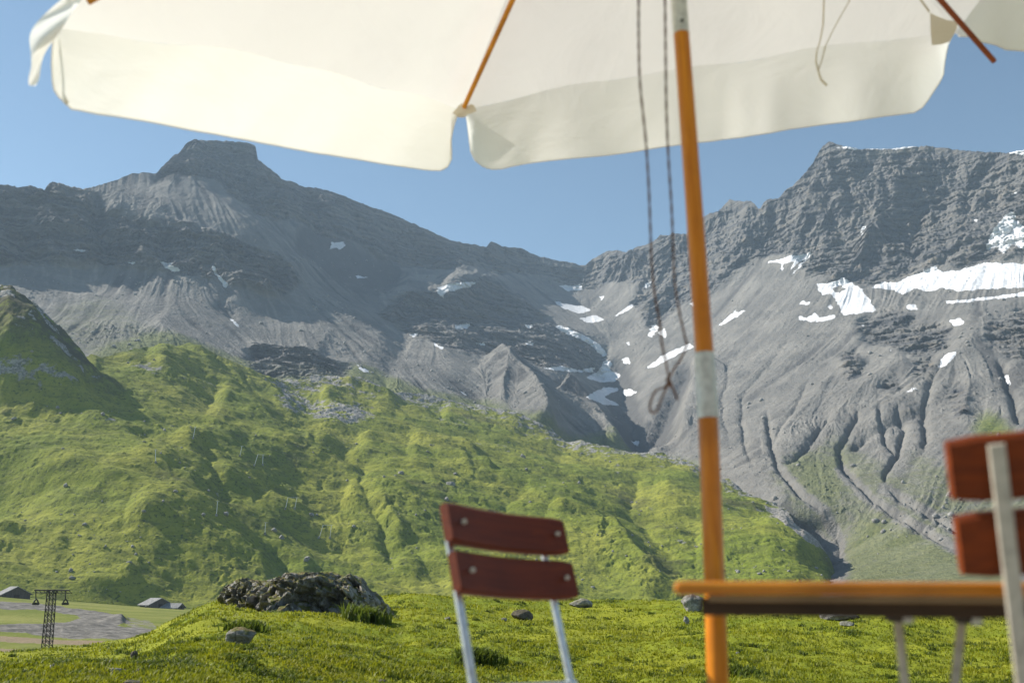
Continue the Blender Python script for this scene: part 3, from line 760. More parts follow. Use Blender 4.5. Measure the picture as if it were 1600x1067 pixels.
# ------------------------------------------------------------ valley floor
def build_valley(hills):
    az = hills['az']; nc = len(az)
    zb = hills['Z'][0]; nr = 300
    s = np.linspace(0, 1, nr)
    D = (80 + (590 - 80) * s ** 1.4)[:, None] + 0 * az[None]
    A = np.repeat(az[None], nr, 0)
    X, Y = D * np.sin(A), D * np.cos(A)
    k = sstep(120, 590, D)
    Z = -10.2 * (1 - k) + zb[None] * k + fbm(X * .02, Y * .02, None, 3) * .7 * (1 - k) * sstep(80, 160, D)
    PX, PY = project(X, Y, Z)
    fx = fbm(X * .06, Y * .06, None, 4) * 5; fy = fbm(X * .06 + 40, Y * .06, None, 4) * 3
    U, V = PX + fx, PY + fy
    gv = poly_mask([(-100,938),(0,943),(60,948),(120,955),(190,966),(200,973),(182,977),(215,980),(250,985),(200,998),(120,998),(60,992),(0,985),(-100,980)], U, V) * .85
    gv = np.maximum(gv, poly_mask([(195,965),(235,968),(250,985),(200,985)], U, V) * .5)
    gv *= 1 - .9 * poly_mask([(-100,950),(0,953),(80,958),(130,966),(100,972),(0,975),(-100,975)], U, V)
    road = poly_mask([(-100,988),(0,994),(120,1000),(200,1004),(200,1009),(100,1006),(0,1001),(-100,998)], U, V) * .9
    road = np.maximum(road, poly_mask([(-100,1008),(0,1012),(50,1014),(60,1022),(0,1030),(-100,1030)], U, V) * .7)
    d1, _ = line_dist([(-100,940),(0,947),(60,951),(120,958),(188,969)], PX, PY, 60); d2, _ = line_dist([(98,984),(140,977),(198,968)], PX, PY, 60)
    Z = Z + 1.3 * np.exp(-(d1 / 6) ** 2) + .5 * np.exp(-(d2 / 3) ** 2) + blur(gv, 2) * fbm(X * .12, Y * .12, None, 4) * .9
    Z[-1] = zb
    o = grid_mesh('valley_floor', X, Y, Z, M_VAL, [gv * 0, blur(gv, 1), blur(road, 1), np.ones_like(X)])
    tag(o, kind='structure')

# ------------------------------------------------------------ near meadow
MCREST = [(-400,1045,42),(-200,1040,42),(0,1021,42),(60,1013,43),(100,1009,44),(150,1005,45),(200,998,46),(240,984,47),(280,962,48),(320,944,50),(345,937,52),(400,934,53),(600,931,54),(650,928,54),(800,934,54),(950,937,52),(1050,937,52),(1150,944,50),(1300,950,48),(1600,956,46),(2000,960,46)]
_mc = line_fn(MCREST)
def meadow_z(x, y, detail=True):
    x = np.asarray(x, float); y = np.asarray(y, float)
    az = np.arctan2(x, y); d = np.hypot(x, y)
    e, dc = _mc(az)
    zc = e * dc
    t = np.clip((d - 6) / (dc - 6), 0, None)
    tt = np.minimum(t, 1)
    lo = zc * 1.0
    z = FLOOR + (zc - FLOOR) * sstep(0, 1, tt) - 0.95 * np.sin(math.pi * np.clip(tt, 0, 1) ** .6) * np.interp(az, [-.55, -.3, -.1, .3], [.1, .4, .95, .95])
    over = np.maximum(d - dc, 0)
    z = z - (over / 10) ** 1.6 * 1.6
    z = np.maximum(z, -16)
    if detail:
        k = sstep(5, 12, d) * (1 - .0 * over)
        kc = 1 - .75 * np.exp(-((d - dc) / 6) ** 2)
        z = z + (fbm(x * .11, y * .11, None, 3) * .55 * kc + fbm(x * .55, y * .55, None, 4, .55) * .22 * (.5 + .5 * kc) + fbm(x * 2.2, y * 2.2, None, 3) * .06) * k
    return z

def build_meadow():
    az = np.linspace(AZ0 - .02, AZ1 + .02, 1000); nr = 520
    s = np.linspace(0, 1, nr)
    D = 1.0 * (110 / 1.0) ** s
    A = np.repeat(az[None], nr, 0); D = D[:, None] + 0 * A
    X, Y = D * np.sin(A), D * np.cos(A)
    o = grid_mesh('meadow', X, Y, meadow_z(X, Y), M_NEAR)
    tag(o, kind='structure')
    # ground under and behind the viewer
    n = 90
    u = np.concatenate([-np.geomspace(4000, 1, n // 2), np.geomspace(1, 4000, n // 2)])
    GXX, GYY = np.meshgrid(u, u)
    r = np.hypot(GXX, GYY)
    zz = np.where(r < 30, FLOOR - .12, FLOOR - .12 - 16 * sstep(30, 500, r))
    zz = np.where((GYY > 0), np.minimum(zz, -16.5 * sstep(4, 20, r) + FLOOR - .12), zz)
    o = grid_mesh('ground', GXX, GYY, zz, M_NEAR)
    tag(o, kind='structure')

mtn = build_mountains()
hil = build_hills()
build_valley(hil)
build_meadow()
# ------------------------------------------------------------ object materials
def wood_mat(name, c0, c1, axis=0, rough=.35, coat=.4, scale=1.0):
    t = NT(name); P = t.tc.outputs['Object']
    sc = [60, 60, 60]; sc[axis] = 2.2
    g = t.noise(t.mapping(P, tuple(q * scale for q in sc)), 1.0, 5, .65, 1.2)
    b = t.noise(P, 3.2, 4, .6)
    col = t.mix(t.remap(g, .35, .68), c0, c1)
    col = t.mix(t.math('MULTIPLY', t.remap(b, .48, .68), .6), col, tuple(q * .55 for q in c0))
    t.bsdf(col, rough, t.bump(g, .0012, .6), .22, 0, coat)
    return t.m

def metal_mat(name, col, rough=.4, metal=.8):
    t = NT(name); P = t.tc.outputs['Object']
    n = t.noise(P, 60, 4, .6); n2 = t.noise(P, 9, 3, .6)
    c = t.mix(t.remap(n, .4, .7), col, tuple(q * .72 for q in col))
    c = t.mix(t.math('MULTIPLY', t.remap(n2, .58, .75), .5), c, (.22, .19, .16))
    t.bsdf(c, t.remap(n2, .3, .7, rough * .8, rough * 1.3), t.bump(n, .0006, .5), .5, metal)
    return t.m

def fabric_mat(name, col, trans=.42, weave=900):
    t = NT(name); P = t.tc.outputs['Object']
    w = t.t.nodes.new('ShaderNodeTexWave'); t.set(w.inputs['Vector'], t.mapping(P, (1, .3, 1))); w.inputs['Scale'].default_value = weave / 6; w.inputs['Distortion'].default_value = 1.5
    n = t.noise(P, 3.2, 5, .6); f = t.noise(P, 420, 2, .5)
    c = t.mix(t.remap(n, .45, .8), col, tuple(q * .93 for q in col))
    c = t.mix(t.math('MULTIPLY', f, .22), c, tuple(q * .86 for q in col))
    crease = t.noise(t.mapping(P, (3.0, 1.2, 5.0)), 1.4, 4, .55, .8)
    bp = t.bump(t.math('ADD', t.math('MULTIPLY', f, .03), crease), .014, .6)
    d = t.bsdf(c, .95, bp, .05, link=False)
    tr = t.t.nodes.new('ShaderNodeBsdfTranslucent'); t.set(tr.inputs[0], t.mix(.8, c, (1, .985, .95))); t.set(tr.inputs['Normal'], bp)
    mx = t.t.nodes.new('ShaderNodeMixShader'); mx.inputs[0].default_value = trans
    t.t.links.new(d.outputs[0], mx.inputs[1]); t.t.links.new(tr.outputs[0], mx.inputs[2]); t.t.links.new(mx.outputs[0], t.out.inputs[0])
    return t.m

def stone_mat(name, a, b, moss=0.0, scale=1.0):
    t = NT(name); P = t.geo.outputs['Position']
    n1 = t.noise(P, 1.1 * scale, 7, .7); n2 = t.noise(P, 6 * scale, 5, .7); v = t.vor(P, 2.2 * scale, 'DISTANCE_TO_EDGE').outputs[0]
    c = t.mix(t.remap(n1, .38, .62), a, b)
    c = t.mix(t.remap(n2, .55, .75), c, tuple(q * 1.5 for q in b))
    c = t.mix(t.remap(n2, .42, .30), c, tuple(q * .5 for q in a))
    c = t.mix(t.math('MULTIPLY', t.remap(v, .05, .0), .6), c, (.05, .048, .043))
    if moss:
        sx = t.t.nodes.new('ShaderNodeSeparateXYZ'); t.t.links.new(t.geo.outputs['Normal'], sx.inputs[0])
        up = t.math('ADD', sx.outputs[2], t.math('MULTIPLY', t.math('SUBTRACT', t.noise(P, 1.6 * scale, 5, .7), .5), 2.4))
        mm = t.remap(up, .62, .86)
        c = t.mix(t.math('MULTIPLY', mm, moss), c, t.mix(t.remap(n2, .4, .6), (.10, .12, .018), (.15, .115, .05)))
    t.bsdf(c, .93, t.bump(t.math('ADD', n1, t.math('MULTIPLY', n2, .5)), .18 / scale, .9), .15)
    return t.m

M_POLE = wood_mat('varnished_pole', (.52, .155, .004), (.66, .23, .008), 2, .38, .15)
M_RIB = wood_mat('varnished_rib', (.58, .22, .012), (.70, .30, .02), 0, .45, .1, .6)
M_RIBD = wood_mat('dark_rib', (.24, .052, .010), (.32, .075, .014), 0, .4, .3, .6)
M_TABLE = wood_mat('varnished_table', (.40, .125, .006), (.54, .20, .014), 0, .38, .2)
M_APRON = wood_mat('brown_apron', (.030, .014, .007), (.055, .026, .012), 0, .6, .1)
M_PALE = wood_mat('bare_pale_wood', (.20, .125, .06), (.28, .18, .09), 0, .7, 0)
M_SLAT = wood_mat('red_brown_slat', (.11, .018, .001), (.18, .030, .0015), 0, .62, .03)
M_SLAT_L = wood_mat('dark_red_slat', (.095, .0135, .0015), (.145, .022, .002), 0, .55, .03)
M_STEEL = metal_mat('galvanised_steel', (.62, .64, .66), .42, .75)
M_CREAMBAR = metal_mat('dull_cream_steel', (.47, .42, .34), .8, .0)
M_FERR = metal_mat('ferrule_alloy', (.60, .575, .50), .42, .2)
M_DARK = metal_mat('dark_fitting', (.05, .045, .04), .5, .5)
M_CORD = wood_mat('brown_cord', (.10, .052, .036), (.17, .095, .06), 0, .9, 0)
M_CREAM = fabric_mat('cream_canvas', (.90, .89, .872), .225)
M_VAL_ = fabric_mat('cream_valance_canvas', (.90, .89, .872), .28)
M_FLAP = fabric_mat('cream_trim', (.80, .73, .60), .35)
M_TIE = fabric_mat('cotton_tie', (.72, .66, .54), .2)
M_BOULD = stone_mat('lichened_boulder', (.12, .115, .105), (.31, .295, .27), .95, .9)
M_STONE = stone_mat('grey_fieldstone', (.15, .145, .135), (.33, .32, .30), .4, 2.5)
M_FARR = stone_mat('far_boulder', (.16, .155, .145), (.34, .33, .31), 0, .5)
M_STONED = stone_mat('dark_stone', (.06, .05, .042), (.13, .11, .09), .2, 4)

# ------------------------------------------------------------ grass on the meadow
def leaf_mat(name, a, b, c_):
    t = NT(name); P = t.geo.outputs['Position']
    n1 = t.noise(P, .35, 4, .6); n2 = t.noise(P, 3.5, 4, .7); n3 = t.noise(P, 26, 2, .5)
    g = t.mix(t.remap(n1, .36, .64), a, b)
    g = t.mix(t.math('MULTIPLY', t.remap(n2, .48, .72), .55), g, tuple(q * .55 for q in a))
    g = t.mix(t.remap(n3, .55, .75), g, c_)
    d = t.bsdf(g, .6, None, .25, link=False)
    tr = t.t.nodes.new('ShaderNodeBsdfTranslucent'); t.set(tr.inputs[0], t.mix(.5, g, b))
    mx = t.t.nodes.new('ShaderNodeMixShader'); mx.inputs[0].default_value = .42
    t.t.links.new(d.outputs[0], mx.inputs[1]); t.t.links.new(tr.outputs[0], mx.inputs[2]); t.t.links.new(mx.outputs[0], t.out.inputs[0])
    return t.m
M_LEAF = leaf_mat('meadow_leaf', (.155, .190, .010), (.265, .270, .014), (.34, .31, .026))
M_WEED = leaf_mat('weed_leaf', (.075, .105, .016), (.115, .150, .018), (.14, .17, .025))

def blades(x, y, zf, h, w, rng, lean=.5, spread=1.0):
    """one bent leaf (two quads' worth of triangles) per point; returns verts, tris"""
    n = len(x)
    th = rng.uniform(0, 2 * np.pi, n); ln = rng.normal(0, lean, n) * h
    dx, dy = np.cos(th), np.sin(th)
    z = zf
    b0 = np.stack([x - dy * w, y + dx * w, z - .02], -1); b1 = np.stack([x + dy * w, y - dx * w, z - .02], -1)
    mx_, my_ = x + dx * ln * .4, y + dy * ln * .4
    m0 = np.stack([mx_ - dy * w * .9, my_ + dx * w * .9, z + h * .6], -1); m1 = np.stack([mx_ + dy * w * .9, my_ - dx * w * .9, z + h * .6], -1)
    tp = np.stack([x + dx * ln * 1.2, y + dy * ln * 1.2, z + h], -1)
    V = np.stack([b0, b1, m0, m1, tp], 1).reshape(-1, 3)
    i = np.arange(n)[:, None] * 5
    F = np.concatenate([i + [0, 1, 3], i + [0, 3, 2], i + [2, 3, 4]])
    return V, F

def build_grass():
    rng = np.random.default_rng(3)
    n = 520000
    a0, a1 = azel(-60, 1000)[0], azel(1660, 1000)[0]
    s = rng.uniform(0, 1, n)
    d = 1 / ((1 - s) / 9.0 + s / 60.0)                     # even in view, thinning with distance
    az = rng.uniform(a0, a1, n)
    x, y = d * np.sin(az), d * np.cos(az)
    clump = fbm(x * 1.4, y * 1.4, None, 3); tall = fbm(x * .45 + 5, y * .45, None, 4, .6)
    keep = rng.uniform(size=n) < np.clip(.6 + clump * 1.2, .12, 1)
    # denser tufts: pull points together
    x = x[keep]; y = y[keep]; tall = tall[keep]; d = d[keep]; m = len(x)
    h = (.022 + .034 * rng.uniform(size=m)) * np.clip(1 + tall * 2.4, .5, 2.2) * (.8 + d / 70)
    w = (.004 + .0004 * d) * rng.uniform(.6, 1.4, m)
    V, F = blades(x, y, meadow_z(x, y), h, w, rng, .7)
    o = link('meadow_grass', raw_mesh('meadow_grass', V, F), M_LEAF)
    tag(o, kind='stuff')
    # darker herbs that grow in knots
    k = 900; s = rng.uniform(size=k); d = 1 / ((1 - s) / 13.5 + s / 54.0); az = rng.uniform(a0, a1, k)
    cx, cy = d * np.sin(az), d * np.cos(az); R = rng.uniform(.10, .38, k) * (.4 + d / 60)
    per = 60
    x = np.repeat(cx, per) + rng.normal(size=k * per) * np.repeat(R, per) * .6; y = np.repeat(cy, per) + rng.normal(size=k * per) * np.repeat(R, per) * .45
    h = rng.uniform(.03, .09, k * per) * np.repeat(.6 + d / 60, per)
    V, F = blades(x, y, meadow_z(x, y), h, h * .16, rng, .9)
    o = link('meadow_herbs', raw_mesh('meadow_herbs', V, F), M_WEED)
    tag(o, kind='stuff')

# ------------------------------------------------------------ stones
def rock_data(sx, sy, sz, seed, sub=4, rough=.12, cuts=12):
    bm = bmesh.new(); bmesh.ops.create_icosphere(bm, subdivisions=sub, radius=1.0)
    P = np.array([v.co[:] for v in bm.verts]); F = np.array([[v.index for v in f.verts] for f in bm.faces]); bm.free()
    r = np.random.default_rng(seed)
    for _ in range(cuts):
        n = r.normal(size=3); n /= np.linalg.norm(n); h = r.uniform(.5, .88)
        k = P @ n - h; P = P - np.where(k > 0, k, 0)[:, None] * n * .93
    o = r.uniform(0, 50, 3)
    nn = fbm(P[:, 0] * 1.6 + o[0], P[:, 1] * 1.6 + o[1], P[:, 2] * 1.6 + o[2], 5, .6, ridged=True)
    P = P * (1 + (nn[:, None] - .4) * rough * 1.8)
    return P * [sx, sy, sz], F

def stone(name, px, py, F, wpx, hpx, seed, m, label, cat='rock', group=None, depth=1.0, sub=4, surf=None, yaw=0.0):
    c = at(px, py, F)
    sx = wpx / FPX * F / 2; sz = hpx / FPX * F / 2
    P, fc = rock_data(sx, sx * depth, sz * 1.35, seed, sub)
    cz, sz_ = math.cos(yaw), math.sin(yaw)
    o = link(name, raw_mesh(name, P, fc), m)
    o.location = c; o.rotation_euler.z = yaw
    tag(o, label, cat, group)
    return o

def ground_F(px, py, lo=9, hi=60):
    """forward distance at which a pixel's ray meets the meadow"""
    r, f, u = ray(px, py); F = np.linspace(lo, hi, 900)
    z = meadow_z(F * r / f, F, True); k = np.nonzero(F * u / f < z)[0]
    return float(F[k[0]]) if len(k) else hi

def build_boulder():
    topl = np.array([(346,934),(351,920),(358,912),(372,907),(388,905),(402,907),(420,911),(436,903),(450,902),(462,896),(475,895),(490,898),(505,895),(520,894),(535,898),(553,898),(563,905),(576,920),(590,935),(603,948),(618,966)], float)
    pxs = np.linspace(346, 618, 190)
    F0 = np.interp(pxs, [346, 420, 480, 618], [49, 44, 38.5, 38.5])
    F0 = np.convolve(np.pad(F0, 20, mode='edge'), np.ones(41) / 41, mode='valid')[:, None]
    r_, f_, u_ = ray(pxs, np.interp(pxs, topl[:, 0], topl[:, 1]))
    X = F0[:, 0] * r_ / f_; Zt = F0[:, 0] * u_ / f_
    yf = np.interp(pxs, [346, 400, 440, 480, 520, 570, 618], [.7, 2.2, 4.2, 5.2, 4.6, 3.2, .7])
    yb = np.interp(pxs, [346, 390, 560, 618], [.6, 1.6, 1.8, .6])
    nv = 150; th = np.linspace(-.25, math.pi + .25, nv)
    base = -2.2
    H = Zt - base
    q = .62
    ct = np.sign(np.cos(th)) * np.abs(np.cos(th)) ** q; st = np.sign(np.sin(th)) * np.abs(np.sin(th)) ** .75
    Y = F0 + np.where(ct[None] > 0, ct[None] * yb[:, None], ct[None] * yf[:, None]); Z = base + H[:, None] * np.clip(st[None], -.3, 1)
    XX = np.repeat(X[:, None], nv, 1)
    r1 = fbm(XX * .8, Y * .8, Z * .8 + 3, 4, .6, ridged=True); r2 = fbm(XX * 2.6, Y * 2.6, Z * 2.0, 4, .6, ridged=True); r3 = fbm(XX * .45 + 9, Y * .45, Z * 1.6, 3, .5)
    q1 = fbm(XX * .9 + Z * .5, Y * .7, Z * 1.3 + 3, 3, .5) * 7; q1 = (np.floor(q1) + sstep(.75, 1, q1 - np.floor(q1))) / 7
    q2 = fbm(XX * 2.4 + Z * 1.2, Y * 2, Z * 3.0 + 8, 3, .5) * 6; q2 = (np.floor(q2) + sstep(.7, 1, q2 - np.floor(q2))) / 6
    out = q1 * 2.4 + q2 * .8 + (r1 - .35) * .3 + (r2 - .4) * .14 + r3 * .4
    low = np.clip(1 - np.abs(ct[None]), 0, 1)
    Yn = Y - np.sign(-ct[None]) * out * (1 - low * .8); Zn = Z + out * .25 * np.clip(st[None], 0, 1) ** 2 * (.4) + (r2 - .4) * .10
    XX = XX + fbm(XX, Y, Z, 3) * .2
    idx = np.arange(190 * nv).reshape(190, nv)
    f = np.stack([idx[:-1, :-1], idx[1:, :-1], idx[1:, 1:], idx[:-1, 1:]], -1).reshape(-1, 4)
    o = link('boulder', raw_mesh('boulder', np.stack([XX, Yn, Zn], -1).reshape(-1, 3), f), M_BOULD)
    tag(o, 'huge craggy dark boulder with moss patches on top of the grassy mound', 'rock')

def herb_patch(px, py, wpx, hcm, label, seed, n=700):
    F = ground_F(px, py); c = at(px, py, F); rng = np.random.default_rng(seed)
    w = wpx / FPX * F / 2
    x = c.x + rng.normal(size=n) * w * .5; y = c.y + rng.normal(size=n) * w * .4
    V, Fc = blades(x, y, meadow_z(x, y), rng.uniform(.4, 1, n) * hcm / 100, np.full(n, .012 + .0007 * F), rng, .5)
    o = link('low_shrub', raw_mesh('low_shrub', V, Fc), M_WEED)
    tag(o, label, 'plant')

def build_stones():
    build_boulder()
    G = [('boulder', 374, 999, 56, 26, 5, M_BOULD, 'rounded grey boulder half sunk in the grass below the huge dark boulder', .9),
         ('rock', 905, 944, 38, 14, 7, M_STONE, 'pale jagged rock at the meadow edge right of the near chair back', .8),
         ('rock', 815, 963, 34, 16, 9, M_STONED, 'dark rock with a pale chip lying in the grass between the chair legs', .8),
         ('rock', 1083, 946, 36, 26, 12, M_STONE, 'pale rounded rock beside the parasol pole under the left end of the table', .9),
         ('rock', 1073, 970, 9, 13, 14, M_STONE, 'small upright white stone just left of the parasol pole', .8),
         ('rock', 1308, 962, 72, 14, 16, M_STONE, 'wide flat pale slab in the grass under the table', .7),
         ('rock', 1325, 974, 24, 8, 18, M_STONE, 'small grey stone in front of the wide flat slab under the table', .8),
         ('rock', 210, 1025, 12, 12, 20, M_STONED, 'pointed brown stone in the grass left of the rounded grey boulder', .8),
         ('rock', 82, 1041, 9, 7, 22, M_STONE, 'small white stone in the grass below the lattice pylon', .8),
         ('rock', 204, 1066, 30, 10, 24, M_STONED, 'dark flat stone cut by the bottom edge at the left', .8),
         ('rock', 600, 1066, 18, 8, 26, M_STONED, 'small dark stone at the bottom edge left of the near chair legs', .8),
         ('rock', 1152, 1020, 7, 5, 28, M_STONE, 'tiny white stone in the grass right of the parasol pole', .8),
         ('rock', 1495, 1015, 6, 6, 30, M_STONE, 'tiny white stone in the grass between the table legs', .8),
         ('rock', 700, 966, 11, 5, 32, M_STONE, 'tiny pale stone in the grass left of the near chair legs', .8),
         ('rock', 788, 968, 10, 5, 34, M_STONE, 'tiny pale chip beside the dark rock between the chair legs', .8)]
    for nm, px, py, w, h, sd_, m, lab, dp in G:
        F = ground_F(px, py + h * .3)
        stone(nm, px, py, F, w, h, sd_, m, lab, 'rock', None, dp)
    # gravel lying open in the turf
    rng = np.random.default_rng(8); Vs = []; Fs = []; b = 0
    for px, py, w, n in ((168, 1054, 34, 70), (215, 1048, 16, 16), (1500, 960, 20, 12)):
        F = ground_F(px, py); c = at(px, py, F); wm = w / FPX * F / 2
        for i in range(n):
            r = rng.uniform(.03, .10) * F / 22; P, fc = rock_data(r, r, r * .6, int(rng.integers(1e6)), 1, .1, 5)
            q = np.array([c.x + rng.normal() * wm * .6, c.y + rng.normal() * wm * .8, 0]); q[2] = meadow_z(q[0], q[1])
            Vs.append(P + q); Fs.append(fc + b); b += len(P)
    o = link('gravel', raw_mesh('gravel', np.concatenate(Vs), np.concatenate(Fs)), M_STONE); tag(o, kind='stuff')
    herb_patch(572, 972, 52, 55, 'bushy dark green plant at the right foot of the huge dark boulder', 1)
    herb_patch(745, 1032, 60, 30, 'dark green clump of leaves in the grass behind the near chair legs', 2)
    herb_patch(1160, 1058, 70, 22, 'dark leafy clump at the bottom edge right of the parasol pole', 3, 400)
    herb_patch(385, 985, 50, 26, 'dark leafy tuft growing behind the rounded grey boulder', 4, 500)

def surf_at(g, px, py, ymin=None):
    d2 = (g['PX'] - px) ** 2 + ((g['PY'] - py) * 1.0) ** 2
    m = d2 < 9
    if not m.any(): m = d2 <= d2.min() + 1e-6
    yy = np.where(m, g['Y'], 1e9); k = np.unravel_index(np.argmin(yy), yy.shape)
    return Vector((float(g['X'][k]), float(g['Y'][k]), float(g['Z'][k])))

def build_far():
    rng = np.random.default_rng(21)
    L = [(818, 712, 14, 9, 'pale boulder on the upper green slope above the near chair back'), (704, 754, 16, 8, 'long grey boulder on the green slope just above the near chair back'),
         (700, 778, 8, 6, 'small dark boulder touching the top edge of the near chair back'), (627, 737, 12, 6, 'low grey boulder on the green slope left of the dark gully'), (713, 738, 8, 5, 'small grey boulder beside the dark gully on the green slope'),
         (441, 838, 11, 7, 'slanted grey boulder below the pair of lift masts'), (490, 803, 11, 7, 'dark boulder right of the pair of lift masts'), (480, 871, 13, 8, 'dark pointed boulder on the lower slope above the huge boulder'),
         (430, 826, 10, 7, 'dark boulder left of the slanted grey boulder on the green slope'), (355, 802, 13, 7, 'dark boulder beside the lift mast by the gully'), (294, 953, 5, 4, 'white stone beside the low grey barns'),
         (1388, 487, 0, 0, '')]
    for i, (px, py, w, h, lab) in enumerate(L):
        if not w: continue
        p = surf_at(hil, px, py) if py < 950 else at(px, py, 565)
        s = w / FPX * p.y / 2; s2 = h / FPX * p.y / 2
        P, fc = rock_data(s, s, s2 * 1.4, 100 + i, 3)
        o = link('boulder', raw_mesh('boulder', P, fc), M_FARR); o.location = p; tag(o, lab, 'rock')
    # countless loose stones on turf and scree
    Vs = []; Fs = []; b = 0
    base = [rock_data(1, 1, .8, 300 + k, 1, .15, 6) for k in range(10)]
    def scat(g, n, wfun, smin, smax):
        nonlocal b
        nr, nc = g['X'].shape
        i = rng.integers(0, nr, n); j = rng.integers(0, nc, n)
        keep = rng.uniform(size=n) < wfun(i, j); i = i[keep]; j = j[keep]
        for a, c in zip(i, j):
            P, fc = base[int(rng.integers(10))]
            s = smin + (smax - smin) * rng.uniform() ** 5
            th = rng.uniform(0, 6.28); R = np.array([[math.cos(th), -math.sin(th), 0], [math.sin(th), math.cos(th), 0], [0, 0, 1]])
            Vs.append((P * s * rng.uniform(.7, 1.3, 3)) @ R.T + [g['X'][a, c], g['Y'][a, c], g['Z'][a, c] + s * .2]); Fs.append(fc + b); b += len(P)
    hn = fbm(hil['X'] * .01, hil['Y'] * .01, None, 4)
    scat(hil, 6000, lambda i, j: np.clip(.12 + hn[i, j] * 1.3 + hil['rk'][i, j] * .7, .02, 1) * (hil['PY'][i, j] < 925), .35, 2.0)
    mn = fbm(mtn['X'] * .006, mtn['Y'] * .006, None, 4)
    scat(mtn, 16000, lambda i, j: np.clip(.12 + mn[i, j] * 1.3, .02, 1) * (1 - mtn['rock'][i, j]) * (mtn['snow'][i, j] < .5) * (mtn['PY'][i, j] > 400) * (mtn['Y'][i, j] > 800), .8, 4.5)
    o = link('loose_stones', raw_mesh('loose_stones', np.concatenate(Vs), np.concatenate(Fs)), M_FARR); tag(o, kind='stuff')
    # lift masts on the pasture
    masts = [(243, 720, 243, 702, 0, 'thin grey lift mast standing alone on the smooth green shoulder at the left'), (304, 684, 305, 667, 0, 'highest thin lift mast below the green gully'),
             (376, 710, 378, 697, 0, 'short lift mast just left of the small goal-shaped pair on the green hill'), (399, 726, 403, 710, 1, 'left leg mast of the upper goal-shaped lift pair'), (411, 724, 411, 710, 0, 'right leg mast of the upper goal-shaped lift pair'),
             (446, 793, 450, 777, 1, 'left leaning mast of the middle lift pair'), (462, 793, 464, 777, 0, 'right leaning mast of the middle lift pair with a pale foot'), (339, 803, 340, 783, 0, 'grey lift mast standing in the gully beside the dark boulder'),
             (415, 832, 415, 816, 0, 'faint grey lift mast left of the lowest lift pair'), (499, 838, 505, 820, 1, 'left leaning mast of the lowest lift pair'), (514, 838, 518, 820, 0, 'right leaning mast of the lowest lift pair')]
    for bx, by, tx, ty, arm, lab in masts:
        p = surf_at(hil, bx, by); q = at(tx, ty, p.y) - p
        e = empty('ski_lift_mast', p); tag(e, lab, 'lift mast', 'small ski lift masts on the green hills')
        MB().tube([(0, 0, -1), (q.x, 0, q.z)], .2, 6).build('pole', M_STEEL, e)
        MB().tube([(q.x - (.9 if not arm else .3), 0, q.z), (q.x + (1.2 if not arm else 5.5), 0, q.z - .1)], .09, 6).build('crossarm', M_STEEL, e)
        MB().box((0, 0, .3), (1.3, 1.3, 1.6)).build('footing', M_FARR, e, .05)

def build_barn(px, py, F, L, Wd, hw, hr, yaw, label, m_roof, m_wall):
    p = at(px, py, F)
    e = empty('barn', p, yaw); tag(e, label, 'barn')
    mb = MB(); x, y = L / 2, Wd / 2
    v = [(-x, -y, -1), (x, -y, -1), (x, y, -1), (-x, y, -1), (-x, -y, hw), (x, -y, hw), (x, y, hw), (-x, y, hw), (-x, 0, hw + hr), (x, 0, hw + hr)]
    mb.add(v, [(0, 1, 5, 4), (2, 3, 7, 6), (1, 2, 6, 9, 5), (3, 0, 4, 8, 7)]).build('wall', m_wall, e)
    o = .9; k = hr / y; mb = MB()
    for s in (-1, 1):
        a = [(-x - o, 0, hw + hr + .05), (x + o, 0, hw + hr + .05), (x + o, s * (y + o), hw - k * o + .05), (-x - o, s * (y + o), hw - k * o + .05)]
        up = [(q[0], q[1], q[2] + .3) for q in a]
        mb.add(a + up, [(0, 1, 2, 3), (4, 5, 6, 7), (0, 1, 5, 4), (1, 2, 6, 5), (2, 3, 7, 6), (3, 0, 4, 7)])
    mb.build('roof', m_roof, e)
    MB().box((x + .06, 0, 1.1), (.12, 2.4, 2.2)).build('door', M_APRON, e)
    for q in (-.3, .3): MB().box((q * L, -y - .06, hw * .6), (1.0, .12, .8)).build('window', M_DARK, e)

